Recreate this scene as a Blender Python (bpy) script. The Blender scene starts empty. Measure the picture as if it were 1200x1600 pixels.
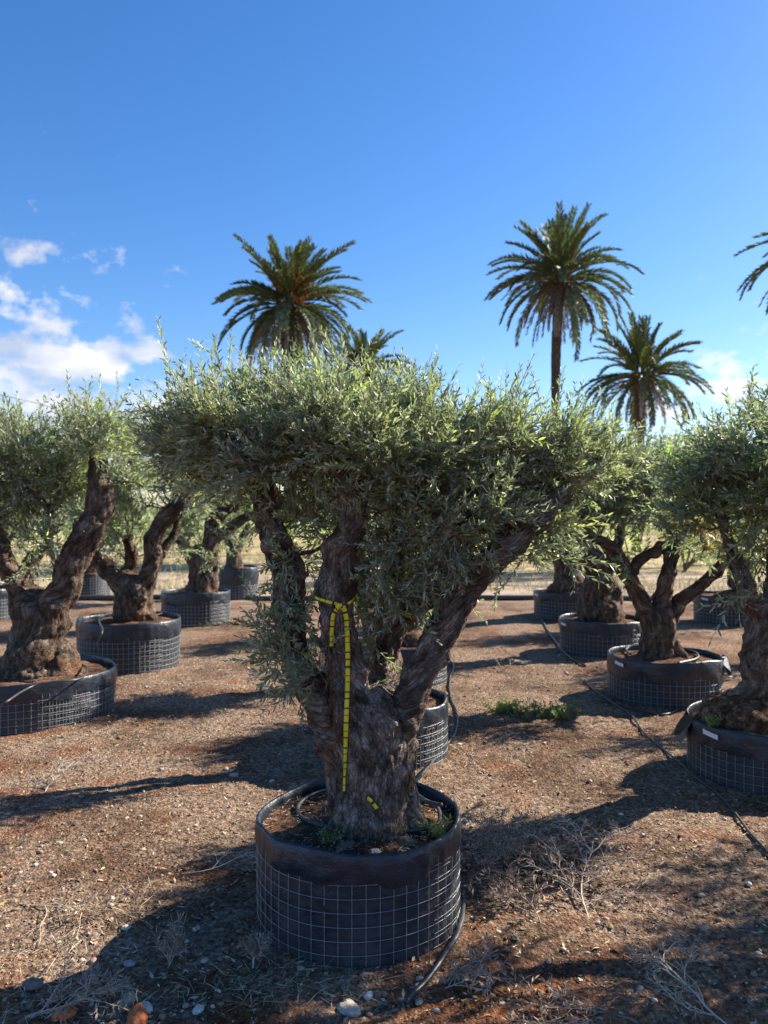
import bpy, math, random
import numpy as np
from mathutils import Vector
R = math.radians
scn = bpy.context.scene
C = scn.collection

# ------------------------------------------------------------------ camera, sky, sun, exposure
F = 1250.0; CAMH = 1.6
cam_d = bpy.data.cameras.new('camera'); cam = bpy.data.objects.new('camera', cam_d); C.objects.link(cam)
cam.location = (0, 0, CAMH); cam.rotation_euler = (R(90), 0, 0)
cam_d.sensor_fit = 'VERTICAL'; cam_d.sensor_height = 36; cam_d.lens = F / 1600 * 36
cam_d.clip_start = 0.05; cam_d.clip_end = 6000
cam_d.dof.use_dof = True; cam_d.dof.focus_distance = 3.25; cam_d.dof.aperture_fstop = 3.4
scn.camera = cam
scn.view_settings.view_transform = 'Standard'; scn.view_settings.look = 'None'
scn.view_settings.gamma = 1; scn.view_settings.exposure = 1.28
SUN_AZ = 61.0; SUN_EL = 33.0
to_sun = Vector((math.sin(R(SUN_AZ)) * math.cos(R(SUN_EL)), math.cos(R(SUN_AZ)) * math.cos(R(SUN_EL)), math.sin(R(SUN_EL))))
sd = bpy.data.lights.new('sun', 'SUN'); sd.energy = 5.0; sd.angle = R(0.5); sd.color = (1.0, 0.90, 0.77)
so = bpy.data.objects.new('sun', sd); C.objects.link(so); so.rotation_euler = to_sun.to_track_quat('Z', 'Y').to_euler()
so.location = (10, 6, 10)

def nlink(nt, a, b): nt.links.new(a, b)
world = bpy.data.worlds.new('World'); scn.world = world; world.use_nodes = True
nt = world.node_tree; nt.nodes.clear()
N = nt.nodes.new
out = N('ShaderNodeOutputWorld'); bg = N('ShaderNodeBackground'); sky = N('ShaderNodeTexSky')
sky.sky_type = 'NISHITA'; sky.sun_disc = False; sky.sun_elevation = R(SUN_EL); sky.sun_rotation = R(SUN_AZ)
sky.air_density = 1.0; sky.dust_density = 0.3; sky.ozone_density = 2.5
hs = N('ShaderNodeHueSaturation'); hs.inputs['Saturation'].default_value = 1.30; hs.inputs['Value'].default_value = 1.0
nlink(nt, sky.outputs[0], hs.inputs['Color'])
gm = N('ShaderNodeMix'); gm.data_type = 'RGBA'; gm.blend_type = 'MULTIPLY'; gm.inputs[0].default_value = 1
gm.inputs[7].default_value = (1.0, .97, 1.10, 1); nlink(nt, hs.outputs[0], gm.inputs[6])
tc = N('ShaderNodeTexCoord')
# clouds: noise kept inside soft patches of the sky dome, low over the horizon
def vdir(px, py): return Vector(((px - 600) / F, 1.0, (800 - py) / F)).normalized()
def mth(op, a, b=None, clamp=False):
    m = N('ShaderNodeMath'); m.operation = op; m.use_clamp = clamp
    for i, v in enumerate((a, b)):
        if v is None: continue
        if isinstance(v, (int, float)): m.inputs[i].default_value = v
        else: nlink(nt, v, m.inputs[i])
    return m.outputs[0]
mask = None
patches = [(45, 400, 62, 17, .8), (288, 424, 14, 13, .55), (60, 525, 80, 40, .75), (25, 575, 120, 60, 1.0), (140, 565, 75, 36, 1.0), (90, 520, 70, 30, .8), (222, 553, 42, 19, .95), (20, 640, 170, 55, .95), (250, 640, 120, 45, .8), (320, 540, 28, 13, .5),
           (470, 590, 120, 40, .7), (1145, 575, 34, 22, .85), (1150, 612, 75, 26, .9), (1040, 640, 55, 16, .75), (1180, 640, 60, 40, .7), (760, 655, 90, 25, .8), (-300, 560, 260, 120, .9), (1500, 600, 200, 80, .8)]
for (px, py, sx, sy, amp) in patches:
    d = vdir(px, py)
    right = Vector((1, 0, 0)); right = (right - d * right.dot(d)).normalized(); up = right.cross(d).normalized()
    if up.z < 0: up = -up
    def dotn(v):
        q = N('ShaderNodeVectorMath'); q.operation = 'DOT_PRODUCT'; q.inputs[1].default_value = v
        nlink(nt, tc.outputs['Generated'], q.inputs[0]); return q.outputs['Value']
    k = F / math.hypot(1, (px - 600) / F)
    a = mth('MULTIPLY', dotn(right), k / sx); b = mth('MULTIPLY', dotn(up), k / sy)
    r2 = mth('ADD', mth('MULTIPLY', a, a), mth('MULTIPLY', b, b))
    g = mth('MULTIPLY', mth('POWER', 2.718, mth('MULTIPLY', r2, -0.7)), amp)
    front = mth('GREATER_THAN', dotn(d), 0.2)
    g = mth('MULTIPLY', g, front)
    mask = g if mask is None else mth('MAXIMUM', mask, g)
mp = N('ShaderNodeMapping'); mp.inputs['Scale'].default_value = (1.0, 1.0, 1.4); nlink(nt, tc.outputs['Generated'], mp.inputs[0])
nz = N('ShaderNodeTexNoise'); nz.inputs['Scale'].default_value = 26; nz.inputs['Detail'].default_value = 9; nz.inputs['Roughness'].default_value = .60
nlink(nt, mp.outputs[0], nz.inputs['Vector'])
dens = mth('SUBTRACT', mth('ADD', mth('MULTIPLY', mask, .80), mth('MULTIPLY', nz.outputs[0], 1.9)), 1.30)
dens = mth('MULTIPLY', mth('MULTIPLY', dens, 2.6, True), mth('MULTIPLY', mask, 5.0, True))
nz2 = N('ShaderNodeTexNoise'); nz2.inputs['Scale'].default_value = 11; nz2.inputs['Detail'].default_value = 5
mp2 = N('ShaderNodeMapping'); mp2.inputs['Scale'].default_value = (1, 1, 2.2); mp2.inputs['Location'].default_value = (.2, .1, .33); nlink(nt, tc.outputs['Generated'], mp2.inputs[0]); nlink(nt, mp2.outputs[0], nz2.inputs['Vector'])
cr = N('ShaderNodeValToRGB'); cr.color_ramp.elements[0].position = .38; cr.color_ramp.elements[0].color = (3.4, 3.8, 4.7, 1)
cr.color_ramp.elements[1].position = .6; cr.color_ramp.elements[1].color = (6.2, 6.1, 6.4, 1); nlink(nt, nz2.outputs[0], cr.inputs[0])
mx = N('ShaderNodeMix'); mx.data_type = 'RGBA'; nlink(nt, mth('MULTIPLY', dens, .88), mx.inputs[0]); nlink(nt, gm.outputs[2], mx.inputs[6]); nlink(nt, cr.outputs[0], mx.inputs[7])
nlink(nt, mx.outputs[2], bg.inputs['Color']); bg.inputs['Strength'].default_value = 0.074
nlink(nt, bg.outputs[0], out.inputs['Surface'])

# ------------------------------------------------------------------ helpers
rng = np.random.default_rng(7)
def W(px, py, d): return np.array([(px - 600) * d / F, d, CAMH + (800 - py) * d / F])
def hash3(ix, iy, iz, s):
    h = (ix.astype(np.int64) * 374761393 + iy.astype(np.int64) * 668265263 + iz.astype(np.int64) * 2147483647 + s * 974711) & 0xFFFFFFFF
    h = ((h ^ (h >> 13)) * 1274126177) & 0xFFFFFFFF
    h = ((h ^ (h >> 16)) * 2246822519) & 0xFFFFFFFF
    return ((h ^ (h >> 15)) & 0xFFFF) / 65535.0
def vn(P, s=0):
    P = np.asarray(P, float); I = np.floor(P); f = P - I; f = f * f * (3 - 2 * f); I = I.astype(np.int64)
    r = 0
    for dx in (0, 1):
        for dy in (0, 1):
            for dz in (0, 1):
                w = (f[:, 0] if dx else 1 - f[:, 0]) * (f[:, 1] if dy else 1 - f[:, 1]) * (f[:, 2] if dz else 1 - f[:, 2])
                r = r + w * hash3(I[:, 0] + dx, I[:, 1] + dy, I[:, 2] + dz, s)
    return r * 2 - 1
def fbm(P, s=0, o=4, g=.5):
    a = 1; t = 0; n = 0; P = np.asarray(P, float)
    for k in range(o): t = t + a * vn(P * 2 ** k + k * 17.3, s + k); n += a; a *= g
    return t / n
def nrm(v): return v / np.maximum(np.linalg.norm(v, axis=-1, keepdims=True), 1e-9)

def mk(name, V, faces, mat=None, parent=None, origin=(0, 0, 0), col=None, smooth=False, vec=None, mats=None, midx=None):
    """link ONE mesh object; faces = list of int arrays (n,3) or (n,4)"""
    V = np.asarray(V, np.float32) - np.asarray(origin, np.float32)
    me = bpy.data.meshes.new(name)
    faces = [np.asarray(f, np.int32) for f in faces if len(f)]
    me.vertices.add(len(V)); me.vertices.foreach_set('co', V.ravel())
    nl = sum(f.size for f in faces); npoly = sum(len(f) for f in faces)
    me.loops.add(nl); me.polygons.add(npoly)
    me.loops.foreach_set('vertex_index', np.concatenate([f.ravel() for f in faces]))
    tot = np.concatenate([np.full(len(f), f.shape[1], np.int32) for f in faces])
    st = np.concatenate([[0], np.cumsum(tot)[:-1]]).astype(np.int32)
    me.polygons.foreach_set('loop_start', st); me.polygons.foreach_set('loop_total', tot)
    if smooth: me.polygons.foreach_set('use_smooth', np.ones(npoly, bool))
    if midx is not None: me.polygons.foreach_set('material_index', np.asarray(midx, np.int32))
    me.update(calc_edges=True); me.validate()
    if col is not None:
        a = me.color_attributes.new('tint', 'FLOAT_COLOR', 'POINT')
        c = np.ones((len(V), 4), np.float32); c[:, :3] = col; a.data.foreach_set('color', c.ravel())
    if vec is not None:
        a = me.attributes.new('flow', 'FLOAT_VECTOR', 'POINT'); a.data.foreach_set('vector', np.asarray(vec, np.float32).ravel())
    for m in (mats or ([mat] if mat else [])): me.materials.append(m)
    o = bpy.data.objects.new(name, me); C.objects.link(o)
    if parent is not None: o.parent = parent
    else: o.location = tuple(float(c) for c in origin)
    return o
def tag(o, label=None, cat=None, group=None, kind=None):
    if label: o['label'] = label
    if cat: o['category'] = cat
    if group: o['group'] = group
    if kind: o['kind'] = kind
    return o
def thing(name, loc, label, cat, group=None):
    o = bpy.data.objects.new(name, None); C.objects.link(o); o.location = tuple(float(c) for c in loc); o.empty_display_size = .2
    return tag(o, label, cat, group)

class MB:
    def __init__(s): s.V = []; s.F = {3: [], 4: []}; s.c = []; s.n = 0
    def add(s, V, F, col=(1, 1, 1)):
        V = np.asarray(V, float); F = np.asarray(F)
        s.V.append(V); s.F[F.shape[1]].append(F + s.n); s.n += len(V)
        c = np.empty((len(V), 3)); c[:] = col; s.c.append(c)
    def tube(s, P, r, n=6, col=(1, 1, 1), cap=True, flat=None):
        P = np.asarray(P, float); m = len(P); r = np.broadcast_to(np.asarray(r, float), (m,))
        t = nrm(np.gradient(P, axis=0)); ref = np.array([0, 0, 1.]) if abs(t[0][2]) < .9 else np.array([1., 0, 0])
        u = nrm(np.cross(t[0], ref)); U = []
        for k in range(m):
            u = u - t[k] * np.dot(u, t[k]); u = u / max(np.linalg.norm(u), 1e-9); U.append(u)
        U = np.array(U); Vv = np.cross(t, U); a = np.arange(n) * 2 * math.pi / n
        X = P[:, None] + r[:, None, None] * (np.cos(a)[None, :, None] * U[:, None] + np.sin(a)[None, :, None] * Vv[:, None])
        X = X.reshape(-1, 3); i = np.arange(m - 1)[:, None] * n; j = np.arange(n)[None]; j2 = (j + 1) % n
        Fq = np.stack([i + j, i + j2, i + n + j2, i + n + j], -1).reshape(-1, 4)
        s.add(X, Fq, col)
        if cap:
            b = s.n; s.add(np.array([P[0], P[-1]]), np.zeros((0, 3), int), col)
            k = np.arange(n); k2 = (k + 1) % n; base = b - m * n
            s.F[3].append(np.stack([np.full(n, b), base + k2, base + k], -1)); e = base + (m - 1) * n
            s.F[3].append(np.stack([np.full(n, b + 1), e + k, e + k2], -1))
    def build(s, name, mat, parent=None, origin=(0, 0, 0), smooth=True, vec=None):
        V = np.concatenate(s.V); fs = [np.concatenate(s.F[k]) for k in (4, 3) if s.F[k] and sum(len(q) for q in s.F[k])]
        return mk(name, V, fs, mat, parent, origin, np.concatenate(s.c), smooth, vec)
def spline(P, n=8):
    P = np.asarray(P, float)
    if len(P) < 3:
        t = np.linspace(0, 1, n + 1)[:, None]; return P[0] * (1 - t) + P[1] * t
    Q = np.vstack([2 * P[0] - P[1], P, 2 * P[-1] - P[-2]]); o = []
    for i in range(1, len(Q) - 2):
        for k in range(n):
            t = k / n
            o.append(.5 * ((2 * Q[i]) + (-Q[i - 1] + Q[i + 1]) * t + (2 * Q[i - 1] - 5 * Q[i] + 4 * Q[i + 1] - Q[i + 2]) * t * t + (-Q[i - 1] + 3 * Q[i] - 3 * Q[i + 1] + Q[i + 2]) * t ** 3))
    o.append(P[-1]); return np.array(o)

# ------------------------------------------------------------------ materials
class Mat:
    def __init__(s, name, rough=.8, spec=.3):
        s.m = bpy.data.materials.new(name); s.m.use_nodes = True; s.nt = s.m.node_tree
        s.b = s.nt.nodes['Principled BSDF']; s.b.inputs['Roughness'].default_value = rough
        s.b.inputs['Specular IOR Level'].default_value = spec; s.out = s.nt.nodes['Material Output']
    def n(s, t, **k):
        x = s.nt.nodes.new('ShaderNode' + t)
        for a, v in k.items():
            if a in x.inputs: x.inputs[a].default_value = v
            else: setattr(x, a, v)
        return x
    def l(s, a, b): s.nt.links.new(a, b)
    def coord(s, kind='Object', scale=(1, 1, 1)):
        if kind == 'flow': a = s.n('Attribute'); a.attribute_name = 'flow'; o = a.outputs['Vector']
        else: o = s.n('TexCoord').outputs[kind]
        mp = s.n('Mapping'); mp.inputs['Scale'].default_value = scale; s.l(o, mp.inputs[0]); return mp.outputs[0]
    def noise(s, c, scale, detail=4, rough=.55, kind='Noise'):
        x = s.n('TexNoise'); x.inputs['Scale'].default_value = scale; x.inputs['Detail'].default_value = detail; x.inputs['Roughness'].default_value = rough
        s.l(c, x.inputs['Vector']); return x.outputs[0]
    def vor(s, c, scale, feature='F1', outp='Distance'):
        x = s.n('TexVoronoi'); x.feature = feature; x.inputs['Scale'].default_value = scale; s.l(c, x.inputs['Vector']); return x.outputs[outp]
    def ramp(s, v, stops):
        r = s.n('ValToRGB'); e = r.color_ramp.elements
        while len(e) < len(stops): e.new(.5)
        for q, (p, c) in zip(e, stops): q.position = p; q.color = (*c, 1) if len(c) == 3 else c
        s.l(v, r.inputs[0]); return r.outputs[0]
    def mix(s, f, a, b, mode='MIX'):
        x = s.n('Mix'); x.data_type = 'RGBA'; x.blend_type = mode
        for sock, v in ((x.inputs[0], f), (x.inputs[6], a), (x.inputs[7], b)):
            if isinstance(v, (int, float)): sock.default_value = v
            elif isinstance(v, tuple): sock.default_value = (*v, 1)
            else: s.l(v, sock)
        return x.outputs[2]
    def math(s, op, a, b=0.0):
        x = s.n('Math'); x.operation = op
        for i, v in enumerate((a, b)):
            if isinstance(v, (int, float)): x.inputs[i].default_value = v
            else: s.l(v, x.inputs[i])
        return x.outputs[0]
    def tint(s):
        a = s.n('Attribute'); a.attribute_name = 'tint'; return a.outputs['Color']
    def color(s, c):
        if isinstance(c, tuple): s.b.inputs['Base Color'].default_value = (*c, 1)
        else: s.l(c, s.b.inputs['Base Color'])
        return s
    def bump(s, h, dist=.01, strength=1.0, prev=None):
        x = s.n('Bump'); x.inputs['Distance'].default_value = dist; x.inputs['Strength'].default_value = strength
        s.l(h, x.inputs['Height'])
        if prev is not None: s.l(prev, x.inputs['Normal'])
        s.l(x.outputs[0], s.b.inputs['Normal']); return x.outputs[0]

def leaf_mat(name, top, under, trans=.25, rough=.42, spec=.5):
    M = Mat(name, rough, spec); g = M.n('NewGeometry')
    c = M.mix(g.outputs['Backfacing'], top, under); c = M.mix(1.0, c, M.tint(), 'MULTIPLY'); M.color(c)
    t = M.n('BsdfTranslucent'); M.l(M.mix(1.0, M.mix(1.0, top, M.tint(), 'MULTIPLY'), (1.3, 1.5, .9), 'MULTIPLY'), t.inputs['Color'])
    ms = M.n('MixShader'); ms.inputs[0].default_value = trans; M.l(M.b.outputs[0], ms.inputs[1]); M.l(t.outputs[0], ms.inputs[2]); M.l(ms.outputs[0], M.out.inputs['Surface'])
    return M.m
M_leaf = leaf_mat('olive_leaf', (.225, .252, .158), (.54, .57, .47), .48, .40, .6)
M_palm = leaf_mat('palm_leaf', (.105, .135, .05), (.14, .16, .09), .22, .5, .4)
M_dead = Mat('dry_frond', .85, .2); M_dead.color(M_dead.mix(1.0, M_dead.tint(), (1., 1., 1.), 'MULTIPLY')); M_dead = M_dead.m
M_weed = leaf_mat('weed_leaf', (.24, .27, .09), (.28, .31, .13), .3, .6, .3)
M_tint = Mat('tinted_matter', .9, .15); M_tint.color(M_tint.tint()); M_tint = M_tint.m

def bark_mat(name, dark, mid, light, sc=1.0, red=None):
    M = Mat(name, .92, .15); c = M.coord('flow')
    wn = M.n('TexNoise'); wn.inputs['Scale'].default_value = 30 * sc; M.l(c, wn.inputs['Vector']); wa = M.n('VectorMath'); wa.operation = 'MULTIPLY_ADD'; wa.inputs[1].default_value = (.022, .022, .022); M.l(wn.outputs[1], wa.inputs[0]); M.l(c, wa.inputs[2]); c2 = wa.outputs[0]
    n1 = M.noise(c, 34 * sc, 8, .7); n2 = M.noise(c, 95 * sc, 5, .7); v = M.vor(c2, 95 * sc, 'DISTANCE_TO_EDGE')
    big = M.noise(M.coord('Object'), 5, 3)
    col = M.ramp(n1, [(.34, dark), (.5, mid), (.66, light)])
    if red: col = M.mix(M.ramp(big, [(.52, (0, 0, 0)), (.68, (1, 1, 1))]), col, M.ramp(n1, [(.3, dark), (.55, red), (.75, light)]))
    crack = M.ramp(v, [(0, (.45, .43, .42)), (.2, (1, 1, 1))]); col = M.mix(.55, col, crack, 'MULTIPLY')
    patch = M.noise(M.coord('Object'), 9, 5, .6); col = M.mix(1.0, col, M.ramp(patch, [(.3, (.55, .52, .50)), (.5, (1, 1, 1)), (.7, (1.4, 1.36, 1.3))]), 'MULTIPLY')
    M.color(col)
    h = M.math('ADD', M.math('MULTIPLY', n1, .9), M.math('ADD', M.math('MULTIPLY', n2, .45), M.math('MULTIPLY', M.math('MINIMUM', v, .14), 1.6)))
    M.bump(h, .030, 1.0); return M.m
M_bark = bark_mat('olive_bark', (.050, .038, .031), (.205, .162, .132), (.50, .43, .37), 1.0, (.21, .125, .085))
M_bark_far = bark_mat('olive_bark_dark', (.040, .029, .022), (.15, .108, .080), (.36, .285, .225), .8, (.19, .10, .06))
M_pbark = Mat('palm_bark', .95, .1); _c = M_pbark.coord('Object', (1, 1, 4)); _n = M_pbark.noise(_c, 6, 5)
M_pbark.color(M_pbark.ramp(_n, [(.3, (.035, .025, .02)), (.55, (.10, .075, .06)), (.75, (.19, .15, .12))])); M_pbark.bump(_n, .05); M_pbark = M_pbark.m
M_twig = Mat('twig', .85, .2); M_twig.color(M_twig.tint()); M_twig = M_twig.m

def ground_mat():
    M = Mat('dry_red_earth', .95, .1); c = M.coord('Object')
    big = M.noise(c, .55, 4, .6); mid = M.noise(c, 3.2, 5, .6); fine = M.noise(c, 38, 6, .7); vf = M.noise(c, 170, 3, .7)
    cell = M.vor(c, 75, 'F1', 'Color'); cd = M.vor(c, 75, 'F1', 'Distance')
    earth = M.ramp(fine, [(.28, (.05, .032, .023)), (.43, (.17, .115, .080)), (.58, (.37, .275, .20)), (.78, (.66, .55, .44))])
    clay = M.ramp(fine, [(.28, (.085, .035, .018)), (.5, (.27, .115, .058)), (.75, (.44, .235, .13))])
    sy = M.n('SeparateXYZ'); M.l(M.n('TexCoord').outputs['Object'], sy.inputs[0]); nr = M.math('MULTIPLY', M.math('MAXIMUM', M.math('SUBTRACT', 3.5, sy.outputs['Y']), 0.0), .10)
    f = M.ramp(M.math('ADD', nr, M.math('ADD', M.math('MULTIPLY', mid, .6), M.math('MULTIPLY', big, .4))), [(.51, (0, 0, 0)), (.66, (1, 1, 1))])
    col = M.mix(f, earth, clay)
    sp = M.ramp(M.vor(c, 75, 'F1', 'Color'), [(.0, (.45, .42, .4)), (.5, (.95, .93, .9)), (1, (1.35, 1.3, 1.2))])
    col = M.mix(.85, col, sp, 'MULTIPLY')
    # beyond the nursery: paler track and yellow dry field (by distance from the trees on the ground)
    sx = M.n('SeparateXYZ'); M.l(M.n('TexCoord').outputs['Object'], sx.inputs[0])
    yy = M.math('ADD', sx.outputs['Y'], M.math('MULTIPLY', M.math('SUBTRACT', big, .5), 3.0))
    pale = M.ramp(fine, [(.3, (.36, .27, .19)), (.7, (.58, .48, .36))])
    dry = M.ramp(M.noise(c, 1.1, 5, .65), [(.3, (.33, .31, .12)), (.5, (.52, .42, .24)), (.7, (.62, .46, .31))])
    f1 = M.ramp(M.math('MULTIPLY', yy, .02), [(.27, (0, 0, 0)), (.31, (1, 1, 1))])
    f2 = M.ramp(M.math('MULTIPLY', yy, .02), [(.39, (0, 0, 0)), (.45, (1, 1, 1))])
    col = M.mix(f1, col, pale); col = M.mix(f2, col, dry)
    damp = M.ramp(M.noise(c, 1.3, 6, .62), [(.38, (.50, .43, .38)), (.55, (1.02, 1.02, 1.02))]); col = M.mix(.95, col, damp, 'MULTIPLY')
    M.color(col)
    h = M.math('ADD', M.math('MULTIPLY', fine, .9), M.math('ADD', M.math('MULTIPLY', vf, .35), M.math('MULTIPLY', M.math('SUBTRACT', .6, cd), .5)))
    M.bump(h, .02, 1.0); return M.m
M_ground = ground_mat()
def soil_mat():
    M = Mat('pot_soil', .97, .08); c = M.coord('Object'); n = M.noise(c, 45, 6, .7); b = M.noise(c, 6, 3)
    dark = M.ramp(n, [(.3, (.025, .017, .012)), (.6, (.09, .055, .036)), (.8, (.26, .18, .12))])
    red = M.ramp(n, [(.3, (.10, .045, .025)), (.6, (.27, .14, .08)), (.8, (.45, .3, .2))])
    M.color(M.mix(M.ramp(b, [(.42, (0, 0, 0)), (.6, (1, 1, 1))]), dark, red)); M.bump(n, .02); return M.m
M_soil = soil_mat()
def fabric_mat():
    M = Mat('black_woven_fabric', .5, .5); c = M.coord('Object')
    dust = M.noise(M.coord('Object', (1, 1, .45)), 9, 6, .65); n2 = M.noise(c, 24, 4, .6)
    z = M.n('SeparateXYZ'); M.l(c, z.inputs[0]); low = M.ramp(M.math('MULTIPLY', z.outputs['Z'], 4.0), [(.0, (.85, .85, .85)), (.75, (.16, .16, .16)), (1, (.1, .1, .1))])
    f = M.mix(1.0, M.ramp(dust, [(.35, (.0, .0, .0)), (.75, (.8, .8, .8))]), low, 'MULTIPLY')
    base = M.ramp(n2, [(.3, (.008, .014, .024)), (.7, (.018, .027, .042))])
    M.color(M.mix(f, base, (.105, .10, .095)))
    M.l(M.ramp(dust, [(.3, (.40, .40, .40)), (.7, (.7, .7, .7))]), M.b.inputs['Roughness'])
    w = M.n('TexWave'); w.inputs['Scale'].default_value = 160; M.l(M.coord('Object', (.02, .02, 1)), w.inputs['Vector'])
    h = M.math('ADD', M.math('MULTIPLY', n2, 1.0), M.math('MULTIPLY', w.outputs[1], .06)); M.bump(h, .010, .8); return M.m
M_fabric = fabric_mat()
M_collar = Mat('black_plastic_collar', .36, .55); _c = M_collar.coord('Object', (1, 1, 1.6)); _n = M_collar.noise(_c, 14, 5, .6)
M_collar.color(M_collar.ramp(_n, [(.3, (.008, .014, .024)), (.7, (.018, .028, .044))])); M_collar.l(M_collar.ramp(_n, [(.35, (.3, .3, .3)), (.7, (.5, .5, .5))]), M_collar.b.inputs['Roughness']); M_collar.bump(_n, .010, .8); M_collar = M_collar.m
M_wire = Mat('galvanised_wire', .6, .4); M_wire.b.inputs['Metallic'].default_value = .75; M_wire.color((.42, .43, .44)); M_wire = M_wire.m
M_hose = Mat('black_irrigation_pipe', .42, .5); M_hose.color(M_hose.mix(M_hose.noise(M_hose.coord('Object'), 40, 4), (.015, .018, .022), (.075, .075, .075))); M_hose = M_hose.m
M_flap = Mat('grey_plastic_film', .35, .5); M_flap.color((.22, .23, .24)); M_flap = M_flap.m
M_white = Mat('white_tag', .6, .3); M_white.color((.72, .73, .74)); M_white = M_white.m
def rock_mat():
    M = Mat('stone', .9, .2); c = M.coord('Object'); n = M.noise(c, 40, 6, .65)
    M.color(M.mix(1.0, M.tint(), M.ramp(n, [(.3, (.55, .53, .5)), (.7, (1.15, 1.12, 1.05))]), 'MULTIPLY')); M.bump(n, .01); return M.m
M_rock = rock_mat()

# ------------------------------------------------------------------ ground
def gz(x, y):
    x = np.asarray(x, float); y = np.asarray(y, float); P = np.stack([x, y, np.zeros_like(x)], -1)
    fade = np.clip(1 - (np.hypot(x, y) - 18) / 30, 0, 1)
    return (fbm(P * .55, 3, 3) * .045 + fbm(P * 2.6, 9, 3) * .016) * fade
def axis(lo, a, b, hi, st, gr):
    L = list(np.arange(a, b, st)); s = st; v = L[-1]
    while v < hi: s *= gr; v += s; L.append(v)
    s = st; v = a; Lo = []
    while v > lo: s *= gr; v -= s; Lo.append(v)
    return np.array(Lo[::-1] + L)
gxs = axis(-3000, -2.4, 2.6, 3000, .016, 1.035); gys = axis(-1500, 2.1, 5.8, 4500, .014, 1.022)
X, Y = np.meshgrid(gxs, gys); nx, ny = len(gxs), len(gys)
P = np.stack([X.ravel(), Y.ravel(), np.zeros(X.size)], -1)
near = np.clip(1 - (np.hypot(P[:, 0], P[:, 1] - 3) - 5) / 8, 0, 1)
Z = gz(P[:, 0], P[:, 1]) + near * (fbm(P * 11, 21, 3) * .010 + np.maximum(0, fbm(P * 34, 33, 2)) * .010 + fbm(P * 60, 5, 1) * .0035)
P[:, 2] = Z
i = np.arange(ny - 1)[:, None] * nx + np.arange(nx - 1)[None]
mk('ground', P, [np.stack([i, i + 1, i + nx + 1, i + nx], -1).reshape(-1, 4)], M_ground, smooth=True)['kind'] = 'structure'

# ------------------------------------------------------------------ foliage
def leaves_mesh(P, D, Nn, L, Wd, col, fine=True):
    D = nrm(D); Nn = nrm(Nn - D * np.sum(Nn * D, 1, keepdims=True)); S = np.cross(D, Nn); n = len(P)
    L = L[:, None]; Wd = Wd[:, None]
    curl = (rng.random((n, 1)) - .35) * .22 * L
    if fine:
        pts = [P, P + D * L * .3 + S * Wd * .42, P + D * L * .68 + S * Wd * .40 - Nn * curl * .4, P + D * L - Nn * curl,
               P + D * L * .68 - S * Wd * .40 - Nn * curl * .4, P + D * L * .3 - S * Wd * .42, P + D * L * .3 - Nn * Wd * .12, P + D * L * .68 - Nn * (Wd * .12 + curl * .4)]
        V = np.stack(pts, 1).reshape(-1, 3); b = np.arange(n)[:, None] * 8
        T = np.concatenate([b + np.array([[0, 6, 1]]), b + np.array([[7, 3, 2]]), b + np.array([[0, 5, 6]]), b + np.array([[7, 4, 3]])])
        Q = np.concatenate([b + np.array([[6, 7, 2, 1]]), b + np.array([[5, 4, 7, 6]])])
        return V, [Q[:, ::-1], T[:, ::-1]], np.repeat(col, 8, 0)
    pts = [P, P + D * L * .48 + S * Wd * .5, P + D * L - Nn * curl, P + D * L * .48 - S * Wd * .5, P + D * L * .48 - Nn * Wd * .15]
    V = np.stack(pts, 1).reshape(-1, 3); b = np.arange(n)[:, None] * 5
    Q = np.concatenate([b + np.array([[0, 4, 2, 1]]), b + np.array([[0, 3, 2, 4]])])
    return V, [Q[:, ::-1]], np.repeat(col, 5, 0)

def thin_tubes(PL, R0, col):
    """PL (n,K,3) polylines, 3-sided"""
    n, K, _ = PL.shape; t = nrm(np.gradient(PL, axis=1)); ref = np.array([.3, .2, .93]); u = nrm(np.cross(t, ref)); v = np.cross(t, u)
    a = np.arange(3) * 2 * math.pi / 3; X = PL[:, :, None] + R0[:, :, None, None] * (np.cos(a)[None, None, :, None] * u[:, :, None] + np.sin(a)[None, None, :, None] * v[:, :, None])
    V = X.reshape(-1, 3); b = (np.arange(n) * K * 3)[:, None, None] + (np.arange(K - 1) * 3)[None, :, None]; j = np.arange(3)[None, None]; j2 = (j + 1) % 3
    Q = np.stack([b + j, b + j2, b + 3 + j2, b + 3 + j], -1).reshape(-1, 4)
    return V, Q

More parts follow.
